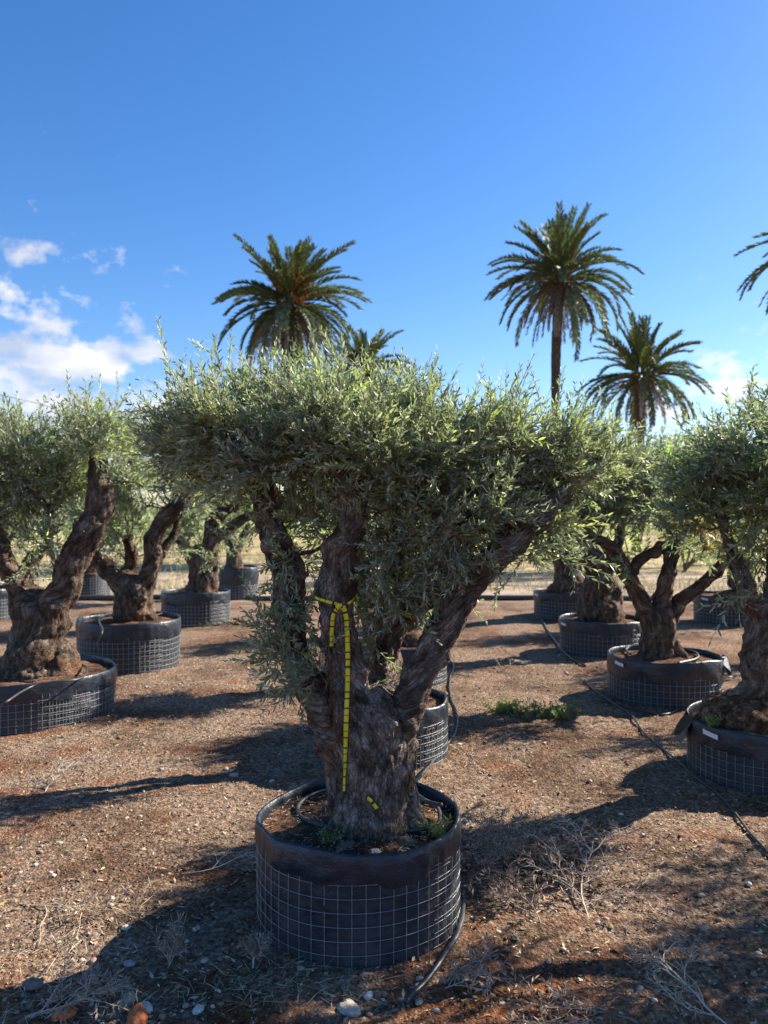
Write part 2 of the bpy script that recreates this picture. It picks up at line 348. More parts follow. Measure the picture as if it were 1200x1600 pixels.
def crown(root, origin, blobs, limbs_pts, ntw, leafL=.05, seed=1, fine=True, shoots=(), twlen=.26, yellow=.05, brown=None, upb=.30, n1=45, n2=260, coat=()):
    g = np.random.default_rng(seed)
    B = np.array([b[:3] for b in blobs], float); Rr = np.array([b[3] for b in blobs], float) * .86; twlen *= .8; wt = np.array([b[4] if len(b) > 4 else 1 for b in blobs], float)
    cc = np.average(B, axis=0, weights=Rr ** 3)
    sub = nrm(g.normal(size=(len(B), 6, 3))) * (.5 + .5 * g.random((len(B), 6, 1)))
    def samp(n, lo=.1, hi=1.0):
        p = Rr ** 2.4 * wt; k = g.choice(len(B), n, p=p / p.sum()); d = nrm(g.normal(size=(n, 3))); r = (lo + (hi - lo) * g.random(n) ** .6) * Rr[k]
        j = g.integers(0, 6, n); q = B[k] + sub[k, j] * Rr[k][:, None] * .74 + d * (r * .50)[:, None]; d = nrm(d * .6 + sub[k, j] * .7); return q, k, d
    # woody scaffold: limb -> branch -> branchlet
    mb = MB(); nodes = np.array(limbs_pts)
    def attach(n, parents, r0, r1, lo, hi, col):
        q, k, d = samp(n, lo, hi); newn = []
        for i in range(n):
            dist = np.linalg.norm(parents - q[i], axis=1) + .25 * np.maximum(0, parents[:, 2] - q[i][2] + .02); j = int(np.argmin(dist)); a = parents[j]
            L = np.linalg.norm(q[i] - a); mid = (a + q[i]) / 2 + np.array([0, 0, -.10 * L]) + g.normal(size=3) * .07 * L
            s = spline([a, mid, q[i]], 5); s[1:-1] += g.normal(size=(len(s) - 2, 3)) * .012 * L
            mb.tube(s, np.linspace(r0, r1, len(s)) * (.7 + .6 * g.random()), 5 if r0 > .006 else 4, col, False); newn.append(s[2:])
        return np.concatenate(newn)
    na = attach(n1, nodes, .011, .0045, .2, .75, (.13, .105, .085)); nb = attach(n2, np.vstack([nodes[-1:], na]), .0045, .0022, .3, .95, (.19, .16, .12))
    alln = np.vstack([na, nb, nodes])
    q, k, d = samp(ntw, .25, 1.0)
    if len(coat):
        q2 = []; 
        for (a, b, rad, m) in coat:
            t = g.random((m, 1)); q2.append(np.array(a) * (1 - t) + np.array(b) * t + nrm(g.normal(size=(m, 3))) * rad)
        q = np.vstack([q] + q2); kk = sum(m for *_, m in coat); k = np.concatenate([k, np.zeros(kk, int)]); d = np.vstack([d, nrm(g.normal(size=(kk, 3)))])
    n = len(q)
    outw = nrm((q - cc) * np.array([1, 1, .6])); dr = nrm(d * .55 + outw * .5 + g.normal(size=(n, 3)) * .45 + np.array([0, 0, upb]))
    ln = twlen * (.45 + .9 * g.random(n)); M = 14
    if len(shoots):
        qs = np.array([s[0] for s in shoots]); ts = np.array([s[1] for s in shoots]); q = np.vstack([q, qs]); dr = np.vstack([dr, nrm(ts - qs)]); ln = np.concatenate([ln, np.linalg.norm(ts - qs, axis=1)])
    n = len(q); ns = len(shoots)
    bend = g.normal(size=(n, 3)) * .22 + np.array([0, 0, .10]); 
    if ns: bend[-ns:] *= .5
    # anchors
    anc = np.empty_like(q)
    for s0 in range(0, n, 400):
        dd = np.linalg.norm(q[s0:s0 + 400, None] - alln[None], axis=2); anc[s0:s0 + 400] = alln[np.argmin(dd, 1)]
    T = np.linspace(0, 1, M)[None, :, None]; PL = q[:, None] + dr[:, None] * ln[:, None, None] * T + bend[:, None] * (ln[:, None, None]) * T ** 2
    full = np.concatenate([anc[:, None], (anc[:, None] + q[:, None]) / 2 + g.normal(size=(n, 1, 3)) * .006, PL[:, ::3], PL[:, -1:]], 1); K = full.shape[1]
    rad = np.linspace(.0021, .0007, K)[None] * (.8 + .5 * g.random((n, 1)))
    Vt, Qt = thin_tubes(full, rad, None)
    mb.add(Vt, Qt, (.30, .29, .20))
    # leaves in opposite pairs
    step = .42 * leafL; cnt = np.maximum(3, (ln / step).astype(int)); tot = cnt.sum(); idx = np.repeat(np.arange(n), cnt)
    pos = np.concatenate([np.arange(c) for c in cnt]); t = (pos + .6 + .3 * g.random(tot)) / np.repeat(cnt, cnt); t = np.clip(t, 0, 1)[:, None]
    P0 = q[idx] + dr[idx] * ln[idx][:, None] * t + bend[idx] * ln[idx][:, None] * t ** 2; tg = nrm(dr[idx] + 2 * bend[idx] * t)
    sd0 = nrm(np.cross(tg, np.array([.2, .1, .97]))); sd1 = np.cross(tg, sd0); ph = g.random(n)[idx] * 6.28 + pos * math.pi / 2 + g.normal(size=tot) * .25
    P_, D_, N_, C_, L_ = [], [], [], [], []
    tcol = 1 + g.normal(size=(n, 1)) * .16; hue = g.random(n)
    for sgn in (1, -1):
        keep = g.random(tot) < .93
        side = (np.cos(ph)[:, None] * sd0 + np.sin(ph)[:, None] * sd1) * sgn
        ang = (.46 + g.normal(size=tot) * .2)[:, None] + .12; D = nrm(tg * np.cos(ang) + side * np.sin(ang) + g.normal(size=(tot, 3)) * .12)
        Nn = tg * .7 + np.array([0, 0, .35]) + g.normal(size=(tot, 3)) * .8
        c = np.ones((tot, 3)) * tcol[idx] * (1 + g.normal(size=(tot, 1)) * .24)
        yl = (hue[idx] < yellow)[:, None]; c = np.where(yl, c * np.array([1.35, 1.45, .75]), c * np.array([1, 1, 1.0]))
        c = c * np.where((hue[idx] > .75)[:, None], np.array([1.12, 1.05, .85]), np.array([1., 1., 1.05]))
        if brown is not None:
            bd = np.linalg.norm(P0 - np.array(brown[:3]), axis=1) < brown[3] * (.6 + .7 * g.random(n)[idx]); c = np.where(bd[:, None], np.array([1.35, .95, .8]) * (1 + .2 * g.normal(size=(tot, 1))), c)
        Ls = leafL * (.68 + .55 * g.random(tot)) * np.where(t[:, 0] > .85, .7, 1.0)
        P_.append(P0[keep]); D_.append(D[keep]); N_.append(Nn[keep]); C_.append(c[keep]); L_.append(Ls[keep])
    P_, D_, N_, C_, L_ = map(np.concatenate, (P_, D_, N_, C_, L_))
    V, Fc, cl = leaves_mesh(P_, D_, N_, L_, L_ * (.23 + .08 * g.random(len(L_))), np.clip(C_, .2, 3), fine)
    co = mk('crown', V, Fc, M_leaf, root, origin, cl)
    mb.build('branches', M_twig, root, origin)
    return len(L_)

# ------------------------------------------------------------------ olive trunks (joined, voxel-remeshed, carved)
def trunk_mesh(root, origin, limbs, mat, voxel=.008, seed=3, rug=1.0, smooth_it=3, rf=.71):
    mb = MB(); samples = []
    for li, lb in enumerate(limbs):
        A = np.array(lb, float); S = spline(A, 8); P, r = S[:, :3].copy(), np.abs(S[:, 3]) * (rf if li else (rf + .95) / 2)
        L = np.linalg.norm(np.diff(P, axis=0), axis=1).sum()
        P[1:] += np.stack([fbm(P[1:] * 7 + k * 31, seed + k + li * 5, 2) for k in range(3)], -1) * r[1:, None] * .36
        n = 20; m = len(P); t = nrm(np.gradient(P, axis=0)); u = nrm(np.cross(t, np.array([.13, 1, .05]))); v = np.cross(t, u); a = np.arange(n) * 2 * math.pi / n
        X = np.empty((m, n, 3))
        for j in range(n):
            ql = np.stack([np.full(m, math.cos(a[j]) * 1.6), np.full(m, math.sin(a[j]) * 1.6), np.linspace(0, L * 3, m)], -1)
            rr = r * (1 + .20 * fbm(ql + li * 13, seed + 50, 3)); X[:, j] = P + rr[:, None] * (math.cos(a[j]) * u + math.sin(a[j]) * v)
        i = np.arange(m - 1)[:, None] * n; jj = np.arange(n)[None]; j2 = (jj + 1) % n
        b = mb.n; mb.add(X.reshape(-1, 3), np.stack([i + jj, i + j2, i + n + j2, i + n + jj], -1).reshape(-1, 4))
        c0 = mb.n; mb.add(np.array([P[0] - t[0] * r[0] * .3, P[-1] + t[-1] * r[-1] * .35]), np.zeros((0, 3), int)); k = np.arange(n); k2 = (k + 1) % n
        mb.F[3].append(np.stack([np.full(n, c0), b + k2, b + k], -1)); e = b + (m - 1) * n; mb.F[3].append(np.stack([np.full(n, c0 + 1), e + k, e + k2], -1))
        sl = P[0][2] + np.concatenate([[0], np.cumsum(np.linalg.norm(np.diff(P, axis=0), axis=1))]); samples.append(np.hstack([P, t, r[:, None], sl[:, None]]))
    tmp = mb.build('tmp_trunk', None, None)
    md = tmp.modifiers.new('r', 'REMESH'); md.mode = 'VOXEL'; md.voxel_size = voxel
    if smooth_it: ms = tmp.modifiers.new('s', 'SMOOTH'); ms.factor = .5; ms.iterations = smooth_it
    dg = bpy.context.evaluated_depsgraph_get(); ev = tmp.evaluated_get(dg); me = ev.to_mesh()
    nv = len(me.vertices); V = np.empty(nv * 3, np.float32); me.vertices.foreach_get('co', V); V = V.reshape(-1, 3).astype(float)
    Nn = np.empty(nv * 3, np.float32); me.vertices.foreach_get('normal', Nn); Nn = Nn.reshape(-1, 3).astype(float)
    me.calc_loop_triangles(); nt_ = len(me.polygons); 
    tot = np.empty(nt_, np.int32); me.polygons.foreach_get('loop_total', tot); lv = np.empty(len(me.loops), np.int32); me.loops.foreach_get('vertex_index', lv); st = np.empty(nt_, np.int32); me.polygons.foreach_get('loop_start', st)
    F4 = np.stack([lv[st[tot == 4] + k] for k in range(4)], -1); F3 = np.stack([lv[st[tot == 3] + k] for k in range(3)], -1) if (tot == 3).any() else np.zeros((0, 3), int)
    ev.to_mesh_clear(); md_ = tmp.data; bpy.data.objects.remove(tmp); bpy.data.meshes.remove(md_)
    S = np.concatenate(samples); q = np.empty_like(V)
    for s0 in range(0, nv, 20000):
        p = V[s0:s0 + 20000]; dd = ((p[:, None] - S[None, :, :3]) ** 2).sum(2); w = np.exp(-dd / (S[None, :, 6] ** 2 * .7 + 1e-5)) + 1e-12 / (dd + 1e-6)
        w /= w.sum(1, keepdims=True); rel = p[:, None] - S[None, :, :3]; al = (rel * S[None, :, 3:6]).sum(2); rel = rel - al[:, :, None] * S[None, :, 3:6]
        qq = (w[:, :, None] * rel).sum(1); qq[:, 2] += .34 * (w * (S[None, :, 7] + al)).sum(1); q[s0:s0 + 20000] = qq
    rid = 1 - np.abs(fbm(q * 24, seed, 3)) * 2; rid2 = 1 - np.abs(fbm(q * 62, seed + 9, 2)) * 2; low = fbm(V * 9, seed + 4, 3); q3 = q * np.array([1, 1, .6]); fl = 1 - np.abs(fbm(q3 * 9, seed + 14, 2)) * 2.4; knot = np.maximum(0, fbm(V * 13, seed + 24, 2) - .18)
    V = V + Nn * ((rid * .006 + rid2 * .0045 + (np.abs(fbm(q * np.array([120, 120, 150]), seed + 19, 2)) - .3) * -.006 + low * .014 + fl * .008 - .004 + knot * .035) * rug)[:, None]
    return mk('trunk', V, [F4, F3], mat, root, origin, smooth=True, vec=q)

def L_(d, *pts):
    """limb from pixel-measured points (px, py, depth offset, radius px) at real depth d"""
    return [(*W(px, py, d + dd), r * (d + dd) / F) for (px, py, dd, r) in pts]
def Bl(d, *pts, top=0, cut=760):
    o = []
    for p in pts:
        px, py, dd, r = p[:4]; py = py + top * min(1, max(0, (cut - py) / 100)); w = W(px, py, d + dd); o.append((*w, r * (d + dd) / F, p[4] if len(p) > 4 else 1.0))
    return o
def limb_nodes(limbs, frac=.45):
    o = []
    for lb in limbs:
        S = spline(np.array(lb)[:, :3], 6); o.append(S[int(len(S) * frac):])
    return np.concatenate(o)

# ------------------------------------------------------------------ mesh-caged planters
def planter(cx, cy, r, h, label, seed, collar=.13, mound=.05, tagpos=None, flap=None, cell=.05, rseg=96):
    z0 = float(gz([cx], [cy])[0]) - .02; O = np.array([cx, cy, z0]); H = h - z0
    t = thing('planter', O, label, 'planter', 'black caged planters standing on the earth')
    n = rseg; a = np.arange(n) * 2 * math.pi / n
    def radial(z, A, s):   # slightly out-of-round bag
        Pn = np.stack([np.cos(A) * 1.3, np.sin(A) * 1.3, z * 2.0 + seed], -1)
        return r * (1 + .018 * fbm(Pn, seed, 2)) + s * .0
    zs = np.linspace(0, H - collar + .02, 24); V = []
    for z in zs:
        zz = np.full(n, z); rr = radial(zz, a, 0) - .004 + .004 * np.abs(np.sin(z / cell * math.pi)) * np.abs(np.sin(a * r / cell * math.pi))
        Pn = np.stack([np.cos(a) * 5, np.sin(a) * 5, zz * 9], -1); rr = rr + .006 * fbm(Pn, seed + 2, 3) + .004 * vn(np.stack([a * 9, zz * 3, zz * 0], -1), seed)
        V.append(np.stack([rr * np.cos(a), rr * np.sin(a), zz], -1))
    V = np.concatenate(V); i = np.arange(len(zs) - 1)[:, None] * n; j = np.arange(n)[None]; j2 = (j + 1) % n
    mk('fabric_wall', V, [np.stack([i + j, i + j2, i + n + j2, i + n + j], -1).reshape(-1, 4)], M_fabric, t, smooth=True)
    # collar: folded over the rim, outer face, rolled lip, inner face
    n2 = n * 2; a2 = np.arange(n2) * 2 * math.pi / n2; rimz = H + .014 * vn(np.stack([np.cos(a2) * 2.2, np.sin(a2) * 2.2, a2 * 0 + seed], -1), seed)
    prof = [(.003, -collar - .012), (.007, -collar + .01), (.009, -collar * .6), (.008, -.3 * collar), (.006, -.012), (.0, .0), (-.008, -.006), (-.012, -.03), (-.014, -.07), (-.016, -.12)]
    V = []
    for (dr, dz) in prof:
        w = 1.0 if dz < -.02 else .5
        Pn = np.stack([np.cos(a2) * 4.5, np.sin(a2) * 4.5, np.full(n2, dz * 14)], -1)
        wr = .014 * fbm(Pn, seed + 7, 3, .4) * w + .005 * (1 - np.abs(fbm(Pn * np.array([1.6, 1.6, .8]), seed + 8, 2)) * 2) * w
        edge = .014 * vn(np.stack([np.cos(a2) * 6, np.sin(a2) * 6, a2 * 0], -1), seed + 3) if dz < -collar else 0
        rr = radial(np.full(n2, H + dz), a2, 0) + dr + (wr if dr >= .0 or dz < -.02 else 0)
        V.append(np.stack([rr * np.cos(a2), rr * np.sin(a2), rimz + dz + edge], -1))
    V = np.concatenate(V); i = np.arange(len(prof) - 1)[:, None] * n2; j = np.arange(n2)[None]; j2 = (j + 1) % n2
    mk('collar', V, [np.stack([i + j, i + j2, i + n2 + j2, i + n2 + j], -1).reshape(-1, 4)], M_collar, t, smooth=True)
    # wire cage
    mb = MB(); wr = .0010 if cy < 4 else .0009 + .00006 * cy; top = H - collar * .72; nv = int(round(2 * math.pi * r / cell)); off = .004
    zr = np.arange(.015, top, cell)
    def ring(a0, a1, z, o):
        A = np.linspace(a0, a1, max(6, int(abs(a1 - a0) * 14))); rr = radial(np.full(len(A), z), A, 0) + o
        P = np.stack([rr * np.cos(A), rr * np.sin(A), z + .004 * np.sin(A * 3 + seed)], -1); mb.tube(P, wr, 4, cap=False)
    for z in zr: ring(0, 2 * math.pi, z, off)
    def vert(A, o, z0_, z1):
        zz = np.linspace(z0_, z1, 6); rr = radial(zz, np.full(6, A), 0) + o; mb.tube(np.stack([rr * math.cos(A), rr * math.sin(A), zz + .004 * math.sin(A * 3 + seed)], -1), wr, 4, cap=False)
    for k in range(nv): vert(k * 2 * math.pi / nv, off, .0, top)
    ov = -1.1 + .3 * math.sin(seed * 3)                      # where the cage overlaps itself
    for z in zr + .018: ring(ov, ov + .6, z, off + .004)
    for k in range(int(.6 / (2 * math.pi / nv))): vert(ov + .05 + k * 2 * math.pi / nv, off + .004, .018, top + .01)
    mb.build('wire_cage', M_wire, t)
    # soil
    rings = np.linspace(0, 1, 26); V = [[0, 0, 0]]; V = []
    for q in rings:
        rr = radial(np.full(n, H), a, 0) * q * .985 - (.008 if q == 1 else 0); zz = H - .055 + mound * (1 - q) ** .8 + .016 * fbm(np.stack([rr * np.cos(a) * 14, rr * np.sin(a) * 14, a * 0 + seed], -1), seed, 4)
        V.append(np.stack([rr * np.cos(a), rr * np.sin(a), zz], -1))
    V = np.concatenate(V); i = np.arange(len(rings) - 1)[:, None] * n; j = np.arange(n)[None]; j2 = (j + 1) % n
    mk('soil', V, [np.stack([i + j, i + j2, i + n + j2, i + n + j], -1).reshape(-1, 4)], M_soil, t, smooth=True)
    if tagpos is not None:
        A = np.linspace(tagpos, tagpos + .24 * .45 / r, 7); rr = radial(np.full(7, H), A, 0) + .022; z = H - .05 - np.linspace(0, .012, 7)
        V = np.concatenate([np.stack([rr * np.cos(A), rr * np.sin(A), z + k], -1) for k in (-.014, .014)]); k = np.arange(6)
        mk('paper_tag', V, [np.stack([k, k + 1, k + 8, k + 7], -1)], M_white, t)
    if flap is not None:
        A = np.linspace(flap, flap + .42, 10); V = []
        for f in np.linspace(0, 1, 7):
            rr = radial(np.full(10, H), A, 0) + .016 + .05 * f + .016 * np.sin(A * 17 + f * 5) + .010 * np.sin(A * 31 + f * 9); V.append(np.stack([rr * np.cos(A), rr * np.sin(A), H + .004 - .17 * f + .02 * np.sin(A * 9) * f], -1))
        V = np.concatenate(V); i = np.arange(6)[:, None] * 10; j = np.arange(9)[None]
        o = mk('loose_flap', V, [np.stack([i + j, i + j + 1, i + 11 + j, i + 10 + j], -1).reshape(-1, 4)], M_flap if r < .47 else M_collar, t, smooth=True); o['label'] = 'crumpled plastic hanging out over the rim'
    return t, H + z0

def root_ball(root, origin, c, rx, rz, seed, mat):
    nU, nV = 48, 20; u = np.arange(nU) * 2 * math.pi / nU; V = []
    for v in np.linspace(0, math.pi / 2, nV):
        d = np.stack([np.cos(u) * math.cos(v), np.sin(u) * math.cos(v), np.full(nU, math.sin(v))], -1); k = 1 + .20 * fbm(d * 3 + seed, seed, 4) + .06 * fbm(d * 12, seed + 1, 2)
        V.append(np.asarray(c) + d * np.array([rx, rx, rz]) * k[:, None])
    V = np.concatenate(V); i = np.arange(nV - 1)[:, None] * nU; j = np.arange(nU)[None]; j2 = (j + 1) % nU
    mk('root_ball', V, [np.stack([i + j, i + j2, i + nU + j2, i + nU + j], -1).reshape(-1, 4)], mat, root, origin, smooth=True, vec=(V - np.asarray(c)))
M_root = bark_mat('root_ball_soil', (.05, .026, .016), (.19, .10, .06), (.50, .36, .26), .8, (.26, .12, .07))

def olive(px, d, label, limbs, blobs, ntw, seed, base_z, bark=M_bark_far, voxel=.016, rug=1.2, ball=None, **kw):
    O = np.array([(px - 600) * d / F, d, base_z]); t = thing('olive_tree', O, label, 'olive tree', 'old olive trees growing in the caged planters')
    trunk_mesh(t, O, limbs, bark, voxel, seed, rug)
    if ball: root_ball(t, O, (O[0] + ball[0], O[1], base_z - .04), ball[1], ball[2], seed, M_root)
    crown(t, O, blobs, limb_nodes(limbs), ntw, seed=seed, **kw); return t

# ================================================================== MAIN TREE
DM = 3.22
planter(W(561, 0, DM)[0], DM, .402, .40, 'large black wire-caged planter in the centre foreground', 11, collar=.105, mound=.04, rseg=160)
d = 3.17
limbs = [
    L_(d, (583, 1318, 0, 78), (584, 1280, 0, 72), (580, 1225, 0, 64), (577, 1170, 0, 62), (575, 1125, 0, 60), (560, 1090, 0, 46)),
    L_(d, (540, 1320, -.05, 30), (535, 1270, -.03, 30), (530, 1200, 0, 30), (520, 1140, 0, 32), (497, 1092, .02, 30), (466, 1045, .06, 26), (447, 975, .10, 27), (452, 905, .12, 27), (434, 850, .12, 25), (416, 790, .12, 22), (402, 745, .12, 17)),
    L_(d, (560, 1230, -.03, 42), (556, 1150, -.04, 40), (545, 1060, -.05, 34), (534, 990, -.06, 31), (530, 930, -.06, 30), (534, 870, -.06, 28), (545, 820, -.06, 25), (547, 770, -.05, 24), (540, 715, -.04, 20), (536, 680, -.04, 15)),
    L_(d, (606, 1240, 0, 34), (614, 1160, 0, 35), (634, 1095, 0, 33), (662, 1035, 0, 31), (698, 970, 0, 28), (738, 912, .0, 25), (776, 868, -.02, 23), (816, 836, -.04, 21), (852, 802, -.04, 18), (888, 770, -.02, 14)),
    L_(d, (600, 1120, .10, 26), (600, 1050, .16, 24), (612, 990, .18, 21), (650, 945, .16, 18), (700, 912, .12, 17), (760, 878, .06, 18)),
    L_(d, (596, 1080, .14, 22), (598, 990, .22, 22), (618, 920, .24, 19), (628, 850, .24, 16), (620, 790, .22, 12)),
    L_(d, (842, 808, .10, 15), (866, 760, .12, 14), (872, 715, .12, 11), (874, 680, .12, 7)),
    L_(d, (650, 1325, -.02, 18), (640, 1280, -.02, 24), (625, 1220, 0, 26)), L_(d, (520, 1322, 0, 14), (530, 1290, 0, 20), (550, 1230, 0, 24)),
    L_(d, (600, 1335, -.16, 14), (595, 1310, -.13, 24), (590, 1270, -.07, 30)), L_(d, (560, 1330, -.15, 12), (565, 1300, -.11, 20), (570, 1260, -.05, 26))]
blobs = Bl(d, (300, 665, .1, 50), (345, 630, -.05, 60), (350, 700, .2, 62), (400, 640, .25, 66), (420, 700, -.1, 62), (455, 640, 0, 62), (470, 600, .3, 45), (400, 775, .1, 34, .7),
    (510, 650, -.15, 62), (540, 610, .1, 56), (500, 740, .3, 60), (480, 800, .15, 36, .7), (590, 640, .3, 66), (600, 700, -.15, 62), (570, 760, .2, 50), (640, 640, .05, 58),
    (650, 720, .25, 72), (640, 790, -.05, 50, .9), (700, 690, -.1, 64), (700, 770, .15, 62), (750, 720, .2, 66), (745, 800, -.05, 46), (790, 690, .0, 56), (800, 760, .15, 56), (850, 700, .2, 58),
    (880, 750, .05, 50), (925, 720, .2, 48), (860, 830, .0, 28), (680, 850, .1, 46), (620, 860, .3, 48, .7), (730, 865, -.05, 26), (830, 866, -.05, 22, .8), (875, 872, -.05, 20, .7),
    (575, 870, .1, 24, .6), (585, 950, .08, 26, .8), (580, 1010, .05, 22, .7), (592, 1066, .02, 13, 1.2), (465, 880, .05, 26, .6), (520, 830, .2, 26, .9), (660, 900, .15, 30, .9), (700, 850, .1, 34, 1), (770, 830, .0, 30, 1), (600, 820, .0, 36, 1), (640, 945, .2, 20, .8), (440, 830, .15, 22, .7), (560, 930, .2, 20, .8),
    (470, 960, -.02, 38, .55), (450, 1020, -.05, 40, .6), (490, 1040, -.08, 30, .7), (430, 985, 0, 34, .5), (465, 1070, -.06, 16, .8), (560, 800, -.12, 14), (545, 770, -.15, 22, .8), (540, 845, -.12, 10, .9), (700, 835, -.15, 34), (760, 800, -.15, 32), (640, 850, -.12, 30), (600, 880, -.05, 24, 1), (580, 960, -.02, 24, .9), (660, 905, -.06, 24, 1), (620, 930, .0, 24, 1), (560, 900, .0, 20, .9), (690, 885, -.08, 22, .8), top=34, cut=740)
def Sh(x0, y0, x1, y1, dd=0): return (W(x0, y0, d + dd), W(x1, y1, d + dd))
shoots = [Sh(275, 610, 238, 508), Sh(300, 640, 262, 560), Sh(350, 600, 325, 505, -.1), Sh(365, 590, 352, 530, .1), Sh(420, 590, 410, 548), Sh(560, 560, 602, 515), Sh(530, 570, 505, 520, .1), Sh(620, 600, 638, 560),
          Sh(600, 590, 566, 545, -.1), Sh(735, 650, 757, 586), Sh(700, 640, 716, 612), Sh(815, 650, 838, 606), Sh(790, 660, 800, 625), Sh(880, 660, 892, 625), Sh(920, 690, 965, 668, .1), Sh(860, 660, 868, 630), Sh(940, 700, 968, 640, .2),
          Sh(270, 690, 232, 640), Sh(290, 700, 215, 600, .1), Sh(450, 1010, 380, 960), Sh(455, 1040, 385, 1010), Sh(460, 1055, 400, 1052), Sh(500, 1050, 520, 975, -.08), Sh(470, 1000, 395, 985, -.1),
          Sh(830, 860, 905, 878, -.05), Sh(850, 850, 900, 856, -.08), Sh(480, 1060, 420, 1080), Sh(340, 560, 300, 530, .1), Sh(470, 590, 480, 535, .2), Sh(660, 620, 668, 590)]
gs = np.random.default_rng(3)
for _ in range(60):
    x0 = gs.uniform(270, 930); ytop = np.interp(x0, [270, 400, 520, 620, 720, 820, 930], [640, 610, 600, 610, 645, 665, 690]); L0 = gs.uniform(35, 85); sl = gs.normal() * 14
    shoots.append((W(x0, ytop + 20, d + gs.uniform(-.15, .35)), W(x0 + sl, ytop + 20 - L0, d + gs.uniform(-.15, .35))))
for _ in range(34):
    x0 = gs.uniform(540, 800); y0 = gs.uniform(830, 900); a_ = d + gs.uniform(-.2, .2); shoots.append((W(x0, y0, a_), W(x0 + gs.normal() * 30, y0 + gs.uniform(30, 75), a_)))
for _ in range(26):
    x0 = gs.uniform(395, 500); y0 = gs.uniform(760, 960); a_ = d + gs.uniform(-.1, .1); shoots.append((W(x0, y0, a_), W(x0 + gs.uniform(-45, 40), y0 + gs.uniform(-20, 50), a_ - .08)))
O = W(583, 1290, d)
tr = thing('olive_tree', O, 'large gnarled multi-limbed olive tree in the centre with yellow tape', 'olive tree', 'old olive trees growing in the caged planters')
trunk_mesh(tr, O, limbs, M_bark, .0058, 3, 1.3, 2, rf=.76)
nleaf = crown(tr, O, blobs, limb_nodes(limbs, .5), 5000, leafL=.0325, seed=5, fine=True, shoots=shoots, twlen=.21, yellow=.05, n1=70, n2=420)
print('main leaves', nleaf)

def nn_(x): return fbm(np.stack([x * 14, x * 0, x * 0], -1), 6, 3) * 2
# yellow tape with black bars tied round the central limb
def ribbon(mb, P, w, side, th=.0006, bars=True, per=.030, taper=1.0):
    P = spline(P, 10); n = len(P); s = nrm(np.broadcast_to(np.asarray(side, float), (n, 3)).copy()); L = np.concatenate([[0], np.cumsum(np.linalg.norm(np.diff(P, axis=0), axis=1))])
    m = max(8, int(L[-1] / .003)); li = np.linspace(0, L[-1], m); Q = np.stack([np.interp(li, L, P[:, k]) for k in range(3)], -1); S = np.stack([np.interp(li, L, s[:, k]) for k in range(3)], -1)
    t = nrm(np.gradient(Q, axis=0)); S = nrm(S - t * (S * t).sum(1, keepdims=True)); S = nrm(S + .22 * nn_(li)[:, None] * np.cross(t, S)); nn = np.cross(t, S); S = S * (1 - (1 - taper) * np.clip(li / L[-1] * 3 - 2, 0, 1))[:, None]
    V = np.concatenate([Q - S * w / 2 + nn * th, Q + S * w / 2 + nn * th, Q - S * w / 2 - nn * th, Q + S * w / 2 - nn * th]); k = np.arange(m - 1)
    black = (((li + .004 * np.sin(li * 90)) % per) < per * (.16 + .04 * np.sin(li * 37))); c = np.where(black[:, None], np.array([.02, .02, .018]), np.array([.78, .66, .02])); c = np.tile(c, (4, 1))
    b = mb.n; mb.add(V, np.concatenate([np.stack([k, k + 1, k + 1 + m, k + m], -1), np.stack([k + 2 * m, k + 3 * m, k + 3 * m + 1, k + 2 * m + 1], -1), np.stack([k, k + 2 * m, k + 2 * m + 1, k + 1], -1), np.stack([k + m, k + m + 1, k + 3 * m + 1, k + 3 * m], -1)])); mb.c[-1][:] = c
M_tape = Mat('yellow_tape', .4, .5); M_tape.color(M_tape.tint()); M_tape = M_tape.m
from mathutils.bvhtree import BVHTree
tme = [c for c in tr.children if c.name.startswith('trunk')][0].data
bvh = BVHTree.FromPolygons([tuple(v.co + Vector(O)) for v in tme.vertices], [tuple(p.vertices) for p in tme.polygons])
def on_bark(x, z, gap=.006):
    h = bvh.ray_cast(Vector((x, 2.0, z)), Vector((0, 1, 0)), 3); return (h[0].y if h[0] is not None else d) - gap
def drape(pts, gap=.006, n=26):
    S = spline([W(a, b, 3.02) for a, b in pts], n); y = np.array([on_bark(p[0], p[2], gap) for p in S]); m = len(y)
    y2 = np.array([y[max(0, k - 5):k + 6].min() for k in range(m)]); y2 = np.convolve(np.pad(y2, 4, 'edge'), np.ones(9) / 9, 'valid'); S[:, 1] = y2; return S[::3]
mb = MB()
main_l = drape([(531, 948), (540, 962), (543, 1040), (541, 1120), (539, 1190), (537, 1243)]); ribbon(mb, main_l, .0175, (1, .15, 0), taper=.45)
ribbon(mb, drape([(531, 948), (521, 960), (518, 985), (517, 1012)]), .015, (1, .3, 0))
kx, kz = main_l[0][0], main_l[0][2]; cxl, cyl = kx + .012, main_l[0][1] + .085
for sg in (-1, 1):                                   # the loop round the limb, rising to both sides of the knot
    Q = []
    for A in np.linspace(0, 2.6, 16):
        dv = Vector((math.sin(A) * sg, -math.cos(A), 0)); z = kz + .032 * math.sin(min(A, 1.57)); h = bvh.ray_cast(Vector((cxl, cyl, z)) + dv * .22, -dv, .3)
        r_ = (.22 - h[3]) if h[0] is not None else .085; Q.append([cxl + dv.x * (r_ + .006), cyl + dv.y * (r_ + .006), z])
    Q = np.array(Q); Q[0] = main_l[0]; ribbon(mb, Q, .012, (0, 0, 1))
K0 = main_l[0] - np.array([0, .006, 0]); ribbon(mb, [K0 + np.array([-.018, 0, -.008]), K0 + np.array([0, -.006, .004]), K0 + np.array([.018, 0, -.006])], .016, (0, 0, 1), bars=False)
o = mb.build('marking_tape', M_tape, None, K0, smooth=False); tag(o, 'yellow and black tape knotted round the central limb and hanging down it', 'tape')
